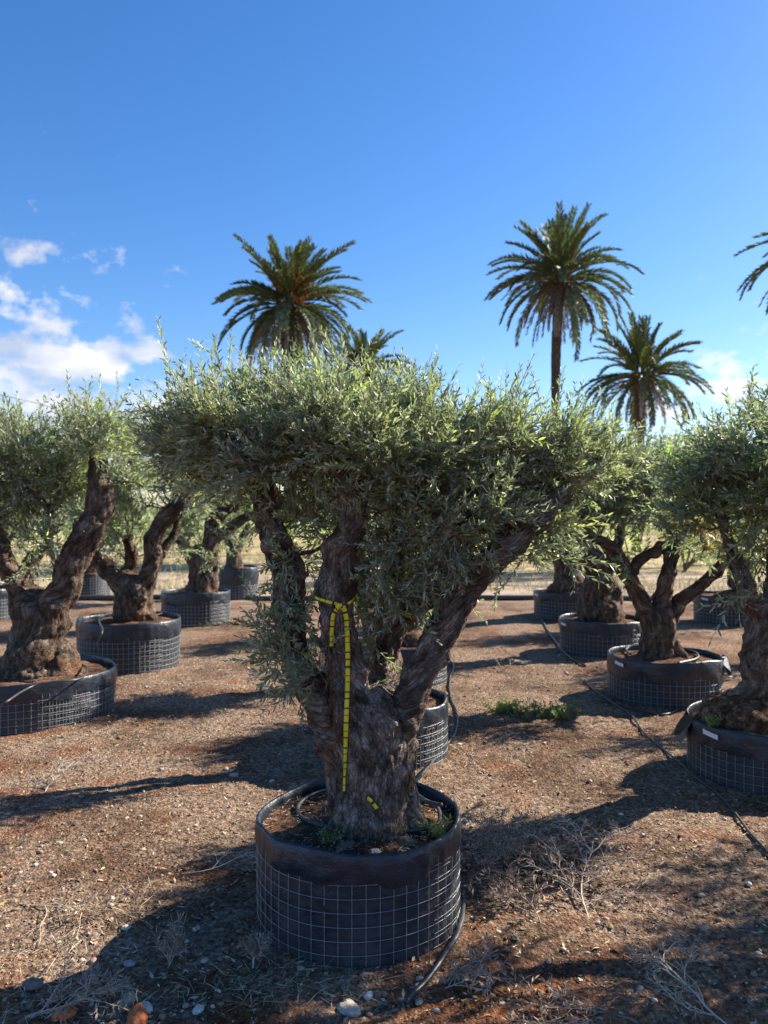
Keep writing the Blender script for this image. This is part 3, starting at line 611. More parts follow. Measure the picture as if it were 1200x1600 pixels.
mb = MB(); ribbon(mb, drape([(572, 1246), (580, 1250), (589, 1262)], .008), .014, (.3, 0, 1))
o = mb.build('tape_scrap', M_tape, None, W(574, 1250, d - .25), smooth=False); tag(o, 'small scrap of yellow tape stuck at the foot of the central trunk', 'tape')

# ================================================================== OTHER PLANTERS
def px_planter(px, d, r, h, label, seed, **k): return planter((px - 600) * d / F, d, r, h, label, seed, **k)
px_planter(600, 5.36, .42, .37, 'black caged planter half hidden directly behind the central planter', 21, collar=.14)
px_planter(624, 7.65, .45, .37, 'black caged planter second behind the central planter in its row', 22)
px_planter(652, 10.6, .45, .40, 'farthest black caged planter in the row behind the central tree', 23)
px_planter(38, 6.42, .69, .345, 'wide low black caged planter cut by the left edge of the picture', 24, mound=.05)
px_planter(202, 8.35, .51, .50, 'tall black caged planter with rumpled rim left of the central tree', 25, collar=.16, flap=2.3)
px_planter(306, 11.55, .48, .47, 'black caged planter with thick rolled collar and squat stump', 26, collar=.16)
px_planter(369, 14.8, .39, .60, 'small tall dark planter behind the squat stump planter', 27, collar=.3)
px_planter(136, 15.2, .42, .46, 'distant pale-lit caged planter seen under the left trees', 28, collar=.06)
px_planter(-28, 12.0, .47, .46, 'dark caged planter at the left edge behind the wide low one', 29)
px_planter(1203, 4.92, .475, .345, 'black caged planter with torn collar at the right edge', 31, mound=.04, tagpos=3.45, flap=2.75)
px_planter(1038, 6.97, .468, .37, 'black caged planter with white tag and grey flap right of the central tree', 32, collar=.16, tagpos=3.42, flap=-.55)
px_planter(940, 9.25, .47, .38, 'dark shaded caged planter with white tag in the middle of the right row', 33, tagpos=3.3)
px_planter(882, 12.2, .455, .41, 'dark caged planter at the far end of the right row', 34, tagpos=3.3)
px_planter(1140, 11.7, .49, .41, 'dark caged planter farther back at the right with white tag', 35, tagpos=3.5)

# ================================================================== OTHER OLIVE TREES
# left, wide low planter
d = 6.4
lb = [L_(d, (60, 1062, 0, 72), (62, 1040, 0, 56), (60, 1005, 0, 46), (62, 970, 0, 44), (68, 940, 0, 36)),
      L_(d, (72, 985, 0, 34), (92, 930, 0, 33), (118, 870, 0, 30), (143, 815, 0, 27), (158, 780, .05, 26), (156, 740, .1, 20), (152, 705, .1, 15)),
      L_(d, (50, 985, .05, 28), (32, 935, .05, 24), (18, 895, .05, 20), (2, 865, .05, 18), (-12, 830, .05, 16), (-30, 770, 0, 12)),
      L_(d, (35, 920, .05, 15), (45, 880, .15, 13), (70, 850, .2, 10), (80, 800, .2, 7)), L_(d, (100, 1062, 0, 18), (85, 1030, 0, 24), (70, 990, 0, 26)), L_(d, (15, 1066, 0, 14), (35, 1030, 0, 22), (50, 990, 0, 26))]
bb = Bl(d, (-40, 710, .2, 62), (20, 720, 0, 60), (70, 700, .3, 55), (110, 660, .1, 45), (150, 670, -.1, 42), (125, 720, .4, 50), (40, 780, .3, 50), (90, 770, .3, 40), (185, 690, .2, 35), (20, 820, .2, 32, .8), (60, 850, -.1, 30, .9), (50, 890, .1, 20, .7), (-40, 800, 0, 60), (0, 665, .2, 36), (190, 740, .2, 32, .8), top=14)
sh = [(W(110, 660, d), W(104, 590, d)), (W(30, 700, d), W(30, 612, d)), (W(60, 690, d), W(72, 640, d)), (W(140, 660, d), W(130, 600, d)), (W(-20, 680, d), W(20, 645, d)), (W(180, 680, d), W(206, 630, d))]
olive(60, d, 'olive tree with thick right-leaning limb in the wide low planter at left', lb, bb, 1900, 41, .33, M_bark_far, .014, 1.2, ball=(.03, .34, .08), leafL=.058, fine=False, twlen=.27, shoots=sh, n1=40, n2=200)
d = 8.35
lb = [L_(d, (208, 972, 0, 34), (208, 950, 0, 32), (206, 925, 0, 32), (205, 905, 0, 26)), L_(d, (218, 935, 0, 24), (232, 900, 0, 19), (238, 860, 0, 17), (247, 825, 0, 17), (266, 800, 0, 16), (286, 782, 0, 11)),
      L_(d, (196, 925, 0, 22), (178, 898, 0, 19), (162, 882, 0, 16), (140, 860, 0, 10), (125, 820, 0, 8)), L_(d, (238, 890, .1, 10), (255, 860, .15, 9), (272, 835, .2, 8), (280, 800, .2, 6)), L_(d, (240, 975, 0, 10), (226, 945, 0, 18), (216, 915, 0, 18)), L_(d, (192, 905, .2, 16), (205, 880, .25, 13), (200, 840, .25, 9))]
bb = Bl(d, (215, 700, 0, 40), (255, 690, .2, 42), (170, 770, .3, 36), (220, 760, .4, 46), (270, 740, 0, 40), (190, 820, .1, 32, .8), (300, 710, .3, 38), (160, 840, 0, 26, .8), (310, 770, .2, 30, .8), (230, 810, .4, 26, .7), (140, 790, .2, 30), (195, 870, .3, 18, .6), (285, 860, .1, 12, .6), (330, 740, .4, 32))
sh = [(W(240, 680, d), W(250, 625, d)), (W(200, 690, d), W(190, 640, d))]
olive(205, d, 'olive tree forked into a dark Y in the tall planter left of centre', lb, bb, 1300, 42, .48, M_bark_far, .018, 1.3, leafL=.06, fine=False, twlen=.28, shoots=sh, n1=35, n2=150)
d = 11.55
lb = [L_(d, (316, 928, 0, 28), (316, 905, 0, 26), (318, 880, 0, 26), (322, 858, 0, 20)), L_(d, (312, 885, 0, 20), (300, 868, 0, 15), (288, 855, 0, 10), (275, 838, 0, 7)), L_(d, (326, 870, 0, 16), (328, 840, 0, 15), (334, 815, 0, 15), (348, 800, 0, 12), (372, 788, 0, 7)), L_(d, (330, 850, .1, 10), (362, 822, .1, 10), (385, 808, .1, 8), (405, 796, .1, 5))]
bb = Bl(d, (290, 800, 0, 30), (330, 770, .2, 34), (370, 760, 0, 34), (300, 850, -.1, 22, .8), (350, 840, 0, 20, .7), (270, 830, .1, 22), (390, 790, .2, 24), (330, 880, -.3, 12, .8), (400, 740, .3, 30), (290, 750, .3, 34), (375, 855, -.1, 12, .7))
olive(316, d, 'squat olive stump with pale bark and short stubby arms in the thick-collared planter', lb, bb, 800, 43, .45, M_bark_far, .022, 1.3, leafL=.068, fine=False, twlen=.3, n1=25, n2=100)
d = 14.8
lb = [L_(d, (366, 890, 0, 16), (366, 868, 0, 13), (362, 845, 0, 12), (355, 820, 0, 9)), L_(d, (368, 862, 0, 10), (380, 840, 0, 8), (390, 820, 0, 6))]
bb = Bl(d, (350, 800, 0, 26), (380, 790, 0, 28), (360, 840, 0, 13, .7), (330, 780, .3, 28))
olive(366, d, 'small far olive tree in the tall dark planter behind the stump', lb, bb, 400, 44, .56, M_bark_far, .03, 1.2, leafL=.08, fine=False, twlen=.33, n1=15, n2=50)
d = 15.2
lb = [L_(d, (136, 898, 0, 18), (138, 870, 0, 14), (132, 845, 0, 12), (120, 810, 0, 8)), L_(d, (140, 866, 0, 10), (155, 830, 0, 8), (160, 790, 0, 6))]
bb = Bl(d, (120, 790, 0, 34), (160, 770, 0, 34), (140, 730, .2, 34), (190, 800, .2, 24), (90, 760, .2, 34), (170, 690, .2, 22), (185, 650, .2, 14, .5))
olive(136, d, 'distant olive tree seen between the two left trees', lb, bb, 650, 45, .42, M_bark_far, .03, 1.2, leafL=.08, fine=False, twlen=.4, n1=15, n2=60, shoots=[(W(180, 640, d), W(190, 585, d)), (W(165, 650, d), W(160, 610, d))])
d = 12.0
lb = [L_(d, (-28, 925, 0, 26), (-26, 895, 0, 22), (-20, 865, 0, 18), (0, 830, 0, 13), (10, 790, 0, 9)), L_(d, (-32, 880, 0, 14), (-50, 840, 0, 12), (-60, 790, 0, 8))]
bb = Bl(d, (-40, 780, 0, 44), (10, 770, .2, 40), (30, 820, .1, 26, .8), (-20, 720, .2, 40), (40, 770, .3, 32), (-90, 760, 0, 44))
olive(-28, d, 'olive tree half out of frame at the far left behind the low planter', lb, bb, 700, 46, .42, M_bark_far, .026, 1.2, leafL=.07, fine=False, twlen=.32, n1=20, n2=80)
# row behind the central tree
d = 5.4
lb = [L_(d, (598, 1108, 0, 36), (598, 1070, 0, 30), (596, 1020, 0, 27), (594, 985, 0, 24)), L_(d, (596, 1010, 0, 20), (575, 960, .1, 17), (562, 900, .1, 15), (556, 850, .1, 11)), L_(d, (600, 1000, 0, 18), (625, 950, .1, 16), (640, 890, .1, 14), (655, 840, .1, 10))]
bb = Bl(d, (540, 770, .1, 50), (600, 740, 0, 52), (660, 760, .1, 50), (570, 830, 0, 34, .8), (640, 840, .1, 34, .8), (600, 690, .1, 36), (500, 790, .1, 28))
olive(598, d, 'olive tree hidden directly behind the central tree', lb, bb, 650, 47, .34, M_bark_far, .018, 1.2, leafL=.06, fine=False, twlen=.28, n1=25, n2=90)
d = 7.7
lb = [L_(d, (640, 1012, 0, 34), (642, 985, 0, 26), (640, 950, 0, 21), (636, 915, 0, 20)), L_(d, (640, 940, 0, 16), (660, 890, 0, 14), (672, 840, 0, 10)), L_(d, (634, 930, 0, 14), (612, 880, 0, 12), (600, 830, 0, 9))]
bb = Bl(d, (600, 790, 0, 36), (650, 780, .2, 40), (690, 800, 0, 36), (720, 770, .2, 34), (640, 850, 0, 24, .7), (680, 730, .2, 34))
olive(640, d, 'olive tree with orange-brown root ball second behind the central tree', lb, bb, 600, 48, .34, M_bark_far, .02, 1.3, ball=(.05, .26, .20), leafL=.065, fine=False, twlen=.3, n1=20, n2=80)
d = 10.6
lb = [L_(d, (660, 945, 0, 24), (660, 915, 0, 18), (665, 880, 0, 15), (680, 840, 0, 10)), L_(d, (658, 905, 0, 12), (640, 870, 0, 10), (625, 830, 0, 7))]
bb = Bl(d, (640, 800, 0, 32), (690, 800, .2, 34), (730, 800, 0, 28), (670, 850, 0, 18, .7), (760, 790, .3, 28), (700, 760, 0, 30))
olive(660, d, 'farthest olive tree in the row behind the central tree', lb, bb, 500, 49, .37, M_bark_far, .026, 1.2, leafL=.07, fine=False, twlen=.3, n1=20, n2=60)
# right row
d = 4.9
lb = [L_(d, (1168, 1120, 0, 38), (1176, 1090, 0, 31), (1186, 1050, 0, 29), (1196, 1010, 0, 33), (1204, 970, 0, 38), (1205, 945, 0, 38)), L_(d, (1190, 960, -.02, 27), (1172, 940, -.04, 20), (1160, 905, 0, 14), (1140, 850, .1, 11), (1120, 790, .15, 8)),
      L_(d, (1215, 960, 0, 28), (1225, 900, .05, 24), (1215, 840, .1, 20), (1205, 770, .1, 14)), L_(d, (1225, 955, .1, 22), (1265, 890, .1, 20), (1300, 820, .1, 16))]
bb = Bl(d, (1180, 720, 0, 56), (1130, 730, .2, 56), (1230, 700, .1, 60), (1150, 680, -.1, 40), (1100, 790, .2, 46), (1160, 800, .1, 44), (1210, 800, -.1, 50), (1280, 720, .1, 70), (1330, 790, 0, 60), (1270, 820, .2, 50), (1080, 730, .3, 42), (1120, 850, .3, 34, .8), (1180, 870, .1, 30, .8), (1190, 650, .2, 34), (1150, 930, -.25, 14, .9), (1060, 800, .4, 30, .8), (1240, 640, 0, 40), (1320, 680, 0, 50), top=18, cut=800)
sh = [(W(1140, 690, d), W(1152, 602, d)), (W(1150, 680, d), W(1175, 625, d)), (W(1120, 700, d), W(1128, 650, d)), (W(1180, 660, d), W(1200, 610, d)), (W(1185, 920, d - .3), W(1122, 943, d - .4)), (W(1195, 930, d - .3), W(1155, 935, d - .4))]
olive(1180, d, 'olive tree with pinched trunk over a lumpy root ball at the right edge', lb, bb, 1500, 51, .33, M_bark, .013, 1.4, ball=(-.03, .30, .20), leafL=.056, fine=True, twlen=.26, shoots=sh, brown=(*W(1110, 830, d + .2), .15), n1=45, n2=220)
d = 6.97
lb = [L_(d, (1032, 1032, 0, 40), (1030, 1010, 0, 30), (1026, 985, 0, 27), (1024, 958, 0, 27)), L_(d, (1018, 975, 0, 18), (1000, 940, 0, 16), (982, 905, 0, 15), (966, 872, 0, 14), (945, 850, 0, 11), (920, 832, .05, 9), (900, 800, .1, 6)),
      L_(d, (1032, 970, 0, 18), (1040, 920, 0, 15), (1048, 880, 0, 14), (1052, 845, 0, 13), (1045, 800, .05, 8)), L_(d, (982, 898, .05, 11), (1005, 872, .05, 10), (1030, 858, .02, 10), (1048, 850, 0, 10)),
      L_(d, (1040, 975, 0, 15), (1060, 945, 0, 13), (1085, 922, -.1, 12), (1110, 900, -.15, 10), (1135, 870, -.1, 7)), L_(d, (1070, 1036, -.1, 10), (1055, 1015, -.04, 16), (1038, 990, 0, 18)), L_(d, (1005, 1034, 0, 9), (1012, 1010, 0, 15), (1020, 985, 0, 16))]
bb = Bl(d, (930, 740, .1, 44), (975, 730, 0, 46), (1020, 740, .2, 48), (1060, 740, 0, 40), (900, 790, .2, 34), (950, 800, .1, 36), (1010, 800, 0, 36), (1060, 810, .1, 32), (1110, 840, -.1, 30, .9), (960, 700, .2, 30), (1040, 700, .1, 32), (925, 840, .1, 18, .7), (1090, 760, .3, 40), (1000, 860, .2, 12, .4), (1130, 870, 0, 22, .7), (975, 880, -.1, 8, .9), top=25, cut=820)
sh = [(W(960, 700, d), W(962, 640, d)), (W(1030, 710, d), W(1040, 665, d)), (W(940, 710, d), W(925, 662, d)), (W(985, 720, d), W(978, 660, d))]
olive(1028, d, 'olive tree with several angular limbs in the white-tagged planter with the grey flap', lb, bb, 1500, 52, .36, M_bark_far, .015, 1.2, leafL=.058, fine=False, twlen=.27, shoots=sh, n1=35, n2=160, brown=(*W(1120, 840, d), .14))
d = 9.25
lb = [L_(d, (935, 972, 0, 42), (935, 945, 0, 34), (936, 915, 0, 28), (934, 885, 0, 22), (920, 862, 0, 19), (900, 850, 0, 16), (882, 838, .05, 10)), L_(d, (940, 910, 0, 22), (950, 885, 0, 14), (965, 850, 0, 10), (975, 810, 0, 7)), L_(d, (958, 968, 0, 14), (955, 935, 0, 20), (950, 905, 0, 18)), L_(d, (912, 972, 0, 12), (918, 940, 0, 16), (925, 910, 0, 16))]
bb = Bl(d, (880, 780, 0, 38), (920, 760, .2, 38), (960, 780, 0, 36), (850, 790, .3, 30), (900, 830, .2, 16, .6), (900, 730, .2, 30), (990, 760, .2, 34))
olive(935, d, 'dark bent olive trunk in the shaded middle planter of the right row', lb, bb, 700, 53, .36, M_bark_far, .019, 1.6, leafL=.066, fine=False, twlen=.3, n1=25, n2=90)
d = 12.2
lb = [L_(d, (888, 925, 0, 32), (888, 900, 0, 28), (890, 875, 0, 22), (888, 855, 0, 18), (880, 830, 0, 11)), L_(d, (880, 880, 0, 14), (868, 850, 0, 10), (860, 815, 0, 7))]
bb = Bl(d, (870, 800, 0, 28), (900, 790, 0, 28), (850, 770, .2, 26), (920, 770, .2, 26))
olive(886, d, 'massive old olive stump with a white scar at the end of the right row', lb, bb, 450, 54, .38, M_bark_far, .024, 1.9, ball=(0, .33, .20), leafL=.07, fine=False, twlen=.3, n1=15, n2=60)
d = 11.7
lb = [L_(d, (1155, 922, 0, 26), (1155, 895, 0, 20), (1158, 865, 0, 18), (1160, 830, 0, 12)), L_(d, (1158, 870, 0, 12), (1180, 830, 0, 10), (1195, 790, 0, 8))]
bb = Bl(d, (1100, 740, 0, 36), (1150, 760, .2, 40), (1190, 770, 0, 38), (1160, 710, .2, 34), (1110, 690, .2, 22, .5), (1210, 720, 0, 36), (1080, 790, 0, 30), (1210, 840, 0, 26, .7))
olive(1155, d, 'olive tree on a brown root ball farther back at the right', lb, bb, 750, 55, .38, M_bark_far, .026, 1.3, ball=(-.02, .34, .12), leafL=.074, fine=False, twlen=.36, shoots=[(W(1110, 690, d), W(1100, 640, d)), (W(1120, 690, d), W(1128, 640, d)), (W(1185, 700, d), W(1190, 635, d))], n1=20, n2=80)
# two olive trees just outside the frame at the right: they shade the foreground
def side_olive(x, y, label, seed, n, h=1.0, s=1.0, low=False):
    z, _ = None, None; t, top = planter(x, y, .45, .38, 'black caged planter ' + label, seed)
    O = np.array([x, y, .36]); tt = thing('olive_tree', O, 'olive tree ' + label, 'olive tree', 'old olive trees growing in the caged planters')
    g = np.random.default_rng(seed)
    lb = [[(x, y, .30, .15), (x, y, .5, .125), (x, y, .75, .12), (x, y, .9, .09)]]
    tips = []
    for k in range(4):
        A = k * 1.57 + g.random() * .8; ln = .55 * s
        p = [(x, y, .7, .09), (x + .25 * math.cos(A) * s, y + .25 * math.sin(A) * s, 1.05, .07), (x + .5 * math.cos(A) * s, y + .5 * math.sin(A) * s, 1.4, .05), (x + .6 * math.cos(A) * s, y + .6 * math.sin(A) * s, 1.75 * h, .03)]
        lb.append(p); tips.append(p[-1])
    bbl = []
    for p in tips:
        for _ in range(3): bbl.append((p[0] + g.normal() * .14, p[1] + g.normal() * .14, p[2] + g.normal() * .15, .24 * s))
    bbl += [(x, y, 1.9 * h, .35 * s), (x, y, 2.1 * h, .25 * s)]
    if low: bbl += [(x - .45 + .3 * k, y - .25 + .12 * (k % 2), 1.15 + .1 * (k % 3), .26) for k in range(5)]
    trunk_mesh(tt, O, lb, M_bark_far, .02, seed, 1.2); crown(tt, O, bbl, limb_nodes(lb), n, leafL=.058, seed=seed, fine=False, twlen=.3, n1=30, n2=120)
side_olive(2.78, 3.34, 'standing just outside the right edge of the picture', 61, 2000, 1.1, 1.2, low=True)
side_olive(4.9, 4.1, 'standing well outside the right edge of the picture', 62, 1000, 1.15, 1.1)
side_olive(5.0, 6.4, 'in the next row right of the picture', 63, 800)
side_olive(5.1, 8.9, 'farther back in the next row right of the picture', 64, 600)

# ================================================================== PALMS
def palm(px, py, d, Rc, trunk_bot, label, seed, nf=64, tr=.24, droop=18, fruit=(), base_px=None, green=1.0, Lf=None, up=0):
    g = np.random.default_rng(seed); c = W(px, py, d); bx = W(base_px if base_px else px, 800, d)[0]; O = np.array([bx, d, 0.0])
    t = thing('palm_tree', O, label, 'palm tree', 'tall date palms standing beyond the nursery')
    # trunk
    mb = MB(); m = 60; s = np.linspace(0, 1, m); P = np.stack([bx + (c[0] - bx) * s ** 1.3 + .06 * np.sin(s * 5), np.full(m, d), s * (c[2] - .1)], -1)
    r = tr * (1 + .12 * np.sin(s * 9) - .1 * s) * (1 + .05 * g.normal(size=m)); r[-5:] *= np.array([1.15, 1.4, 1.7, 1.8, 1.3]); mb.tube(P, r, 14); mb.build('trunk', M_pbark, t, O)
    def fronds(n, els, Ls, col, colv, sag, name, mat, leaf=.40, dens=84):
        Pp, Dd, Nn, LL, CC = [], [], [], [], []; mr = MB()
        for k in range(n):
            A = 2.39996 * k + g.normal() * .18; e = els[k]; L = Ls[k]; K = 16; u = np.linspace(0, 1, K)
            hd = np.array([math.cos(A), math.sin(A), 0]); sg = sag * (.8 + .4 * g.random()); ee = e - sg * u ** 1.5 * (math.cos(e) * .9 + .15)
            dx = np.cos(ee) * L / K; dz = np.sin(ee) * L / K; x = np.concatenate([[0], np.cumsum(dx)[:-1]]); z = np.concatenate([[0], np.cumsum(dz)[:-1]])
            q = c + hd * x[:, None] + np.array([0, 0, 1.]) * z[:, None] + hd * .12; q[:, 0:1] += g.normal() * .05
            cc = np.asarray(col) * (1 + colv * g.normal()); mr.tube(q, np.linspace(.03, .008, K), 4, np.asarray((.24, .21, .10)) * .7, False)
            ld = dens; uu = np.linspace(.16, .99, ld); pq = np.stack([np.interp(uu, u, q[:, j]) for j in range(3)], -1); tg = nrm(np.stack([np.interp(uu, u, np.gradient(q, axis=0)[:, j]) for j in range(3)], -1))
            sd = np.array([-math.sin(A), math.cos(A), 0]); upv = nrm(np.cross(sd, tg)) * -1; upv = np.where(upv[:, 2:3] < 0, -upv, upv)
            for sg_ in (1, -1):
                a = (.62 + .1 * g.normal(size=ld))[:, None]; D = nrm(tg * np.cos(a) + sd * sg_ * np.sin(a) * .85 + upv * .28 + g.normal(size=(ld, 3)) * .10 - np.array([0, 0, .12]))
                l = leaf * (1 - .55 * np.abs(uu - .4) ** 1.2 * 1.6) * (.85 + .3 * g.random(ld)); Pp.append(pq); Dd.append(D); Nn.append(np.cross(D, tg) * sg_ + g.normal(size=(ld, 3)) * .2); LL.append(np.clip(l, .1, 1)); CC.append(np.clip(np.tile(cc, (ld, 1)) * (1 + .15 * g.normal(size=(ld, 1))), .005, 4))
        Pp, Dd, Nn, LL, CC = map(np.concatenate, (Pp, Dd, Nn, LL, CC)); V, Fc, cl = leaves_mesh(Pp, Dd, Nn, LL, np.full(len(LL), .046), CC, False)
        o = mk(name, V, Fc, mat, t, O, cl); mr.build('frond_stalks', M_twig, o, O)
    els = np.linspace(1.45, -.55, nf) + g.normal(size=nf) * .22; Lr = Rc * 1.34 * np.linspace(.80, 1.04, nf) * (1 + .10 * g.normal(size=nf))
    fronds(nf, els, Lr, (green, green, green), .22, 1.2, 'crown', M_palm)
    if droop:
        ed = np.linspace(-.35, -1.25, droop) + g.normal(size=droop) * .12; fronds(droop, ed, Rc * (.85 + .4 * g.random(droop)), (.27, .215, .17), .28, .9, 'dead_fronds', M_dead, .26, 34)
    # leaf bases and fruit
    mb = MB()
    for k in range(46):
        A = 2.4 * k; z = -.05 - .016 * k; b = c + np.array([math.cos(A) * tr * 1.2, math.sin(A) * tr * 1.2, z]); e = c + np.array([math.cos(A) * tr * 2.1, math.sin(A) * tr * 2.1, z + .28]); mb.tube(spline([b, (b + e) / 2 - np.array([0, 0, .03]), e], 3), np.linspace(.06, .03, 7), 5, (.16, .11, .07))
    mb.build('leaf_bases', M_twig, t, O)
    for (fx, fz) in fruit:
        mb = MB(); fc = c + np.array([fx, -.55, fz])
        for k in range(46):
            e = fc + g.normal(size=3) * np.array([.16, .12, .24]); mb.tube([c + np.array([fx * .3, -.1, .15]), fc + np.array([0, 0, .22]), e], .007, 3, (.5, .2, .04), False)
            for q in range(5):
                p = e + g.normal(size=3) * .05; mb.tube([p - np.array([0, 0, .03]), p, p + np.array([0, 0, .03])], [.012, .03, .012], 5, (.58, .20, .04))
        mb.build('fruit_cluster', M_twig, t, O)
palm(452, 476, 30, 2.35, 0, 'wide date palm with orange fruit rising behind the central olive', 71, nf=92, tr=.25, droop=34, fruit=((-.1, .75), (.55, .45), (.3, .9)))
palm(568, 580, 39, 2.1, 0, 'low date palm half hidden behind the top of the central olive', 72, nf=60, tr=.28, droop=10)
palm(876, 436, 30, 2.3, 0, 'tallest date palm with long bare trunk right of centre', 73, nf=72, tr=.18, droop=36, base_px=858, fruit=())
palm(1004, 588, 32, 2.15, 0, 'shorter date palm with drooping tips at the right', 74, nf=58, tr=.21, droop=16, base_px=994)
palm(1306, 388, 27, 2.5, 0, 'date palm cut off by the right edge of the picture', 75, nf=60, tr=.25, droop=20)

# ================================================================== HOSES
def hose(label, pts, r=.009, name='irrigation_hose'):
    """pts: (px, py, z) -> the point at height z seen at that pixel"""
    Q = []
    for p in pts:
        if len(p) == 3:
            px, py, z = p; dd = F * (CAMH - z) / (py - 800); w = W(px, py, dd)
            if z < .05: w[2] = gz([w[0]], [w[1]])[0] + r + .006
        else: w = np.array(p[:3])
        Q.append(w)
    S = spline(Q, 12); S += np.stack([fbm(S * 6, 3, 2), fbm(S * 6, 4, 2), fbm(S * 6, 5, 1) * .1], -1) * r * .8
    mb = MB(); mb.tube(S, r, 8); o = mb.build(name, M_hose, None, Q[0]); return tag(o, label, 'hose')
hose('black hose coiled round the central trunk and running back past the planters', [(690, 1258, .43), (640, 1245, .40), (590, 1222, .36), (540, 1228, .36), (490, 1240, .37), (464, 1262, .37), (480, 1282, .37), (530, 1296, .375), (590, 1300, .38), (650, 1297, .38), (684, 1286, .385), (684, 1262, .39), (655, 1244, .41), (650, 1222, .36), (664, 1205, .12), (690, 1172, .0), (712, 1145, .0), (714, 1118, .0), (704, 1090, .0), (703, 1060, .0), (709, 1045, .0), (700, 1032, .0), (680, 1020, 0)], .0085)
hose('grey-black hose lying along the right side of the central planter toward the viewer', [(724, 1400, .02), (717, 1445, .02), (706, 1478, .0), (688, 1510, .0), (662, 1540, .0), (634, 1570, .0)], .0105)
hose('thin hose snaking over the earth along the left of the right-hand row', [(838, 945, 0), (850, 975, 0), (872, 1008, 0), (893, 1030, 0), (915, 1040, 0)], .011)
hose('thin hose running from the tagged planter forward to the right edge', [(913, 1054, .03), (922, 1072, 0), (950, 1094, 0), (985, 1118, 0), (1010, 1150, 0), (1050, 1185, 0), (1090, 1222, 0), (1125, 1248, 0), (1160, 1290, 0), (1185, 1325, 0), (1215, 1352, 0)], .007)
hose('short spur hose curling in front of the tagged planter', [(960, 1100, 0), (1000, 1112, 0), (1040, 1118, 0), (1075, 1100, 0)], .007)
hose('thin dark hose crossing the wide low planter at left', [(-20, 1118, .20), (8, 1098, .34), (45, 1075, .36), (75, 1066, .38), (118, 1062, .37), (135, 1052, .37), (132, 1040, .36), (105, 1033, .36)], .008)
hose('black hose looped inside the tall left planter', [(150, 1010, .35), (160, 985, .50), (155, 968, .50), (172, 958, .49), (200, 960, .49), (238, 962, .49), (258, 956, .49)], .008)
hose('pale-edged hose looped round the trunk of the white-tagged planter', [(985, 1022, .36), (978, 1014, .35), (1000, 1008, .35), (1060, 1012, .35), (1088, 1020, .36), (1086, 1030, .37), (1060, 1036, .37)], .010)
S = np.stack([np.linspace(-30, 30, 120), 14.4 + .12 * np.sin(np.linspace(0, 30, 120)), np.zeros(120)], -1); S[:, 2] = gz(S[:, 0], S[:, 1]) + .045
mb = MB(); mb.tube(S, .045, 8); tag(mb.build('water_pipe', M_hose, None, (0, 14.4, 0)), 'thick black pipe lying across the ground at the end of the rows', 'pipe')
S = spline([W(-260, 570, 34), W(0, 617, 34), W(160, 655, 34), W(420, 700, 34), W(900, 730, 34)], 10); mb = MB(); mb.tube(S, .012, 5); tag(mb.build('overhead_cable', M_hose, None, W(0, 617, 34)), 'thin overhead cable crossing the sky above the left trees', 'cable')

# ================================================================== GROUND LITTER
def on_ground(px, py):
    dd = F * CAMH / (py - 800); x = (px - 600) * dd / F; return np.array([x, dd, gz([x], [dd])[0] + .002])
pots = [(W(561, 0, 3.22)[0], 3.22, .41), (0, 5.36, .43), (.147, 7.65, .46), (-2.886, 6.42, .7), (-2.66, 8.35, .52), (2.37, 4.92, .485), (2.44, 6.97, .48), (2.516, 9.25, .48)]
def scatter(n, ymax=11, power=1.9, seed=0, xw=1.0):
    g = np.random.default_rng(seed); u = g.random(n); y = 2.0 * (ymax / 2.0) ** (u ** power ** .5) if False else 2.0 + (ymax - 2.0) * u ** power
    x = (g.random(n) * 2 - 1) * (.58 * y + .7) * xw; ok = np.ones(n, bool)
    for (a, b, r) in pots: ok &= np.hypot(x - a, y - b) > r
    return x[ok], y[ok], g
# gravel
octa = np.array([[1, 0, 0], [-1, 0, 0], [0, 1, 0], [0, -1, 0], [0, 0, 1], [0, 0, -1]], float)
of = np.array([[0, 2, 4], [2, 1, 4], [1, 3, 4], [3, 0, 4], [2, 0, 5], [1, 2, 5], [3, 1, 5], [0, 3, 5]])
# subdivide once
def subd(V, Fc):
    V = [tuple(v) for v in V]; cache = {}; nf = []
    def mid(a, b):
        k = (min(a, b), max(a, b))
        if k not in cache: m = nrm((np.array(V[a]) + np.array(V[b])) / 2); V.append(tuple(m)); cache[k] = len(V) - 1
        return cache[k]
    for a, b, c in Fc: ab, bc, ca = mid(a, b), mid(b, c), mid(c, a); nf += [[a, ab, ca], [ab, b, bc], [ca, bc, c], [ab, bc, ca]]
    return np.array(V), np.array(nf)
s18, f18 = subd(octa, of); s66, f66 = subd(s18, f18); s258, f258 = subd(s66, f66)
def pebbles(x, y, size, cols, g, name, label, sv=s18, sf=f18):
    n = len(x); z = gz(x, y); V = np.tile(sv[None], (n, 1, 1)) * (1 + .30 * (g.random((n, len(sv), 1)) - .5)); A = g.random(n) * 6.28
    sc = size[:, None] * (np.stack([1 + .5 * g.random(n), .8 + .3 * g.random(n), .45 + .35 * g.random(n)], -1)); V = V * sc[:, None]
    ca, sa = np.cos(A)[:, None], np.sin(A)[:, None]; V = np.stack([V[..., 0] * ca - V[..., 1] * sa, V[..., 0] * sa + V[..., 1] * ca, V[..., 2]], -1) + np.stack([x, y, z + size * .2], -1)[:, None]
    Fc = (sf[None] + (np.arange(n) * len(sv))[:, None, None]).reshape(-1, 3)
    return tag(mk(name, V.reshape(-1, 3), [Fc], M_rock, None, (0, 0, 0), np.repeat(cols, len(sv), 0)), label, name, kind='stuff')
x, y, g = scatter(9000, 9, 1.5, 1); sz = .0025 + .008 * g.random(len(x)) ** 4 * (1 + y * .05) + .0003 * y
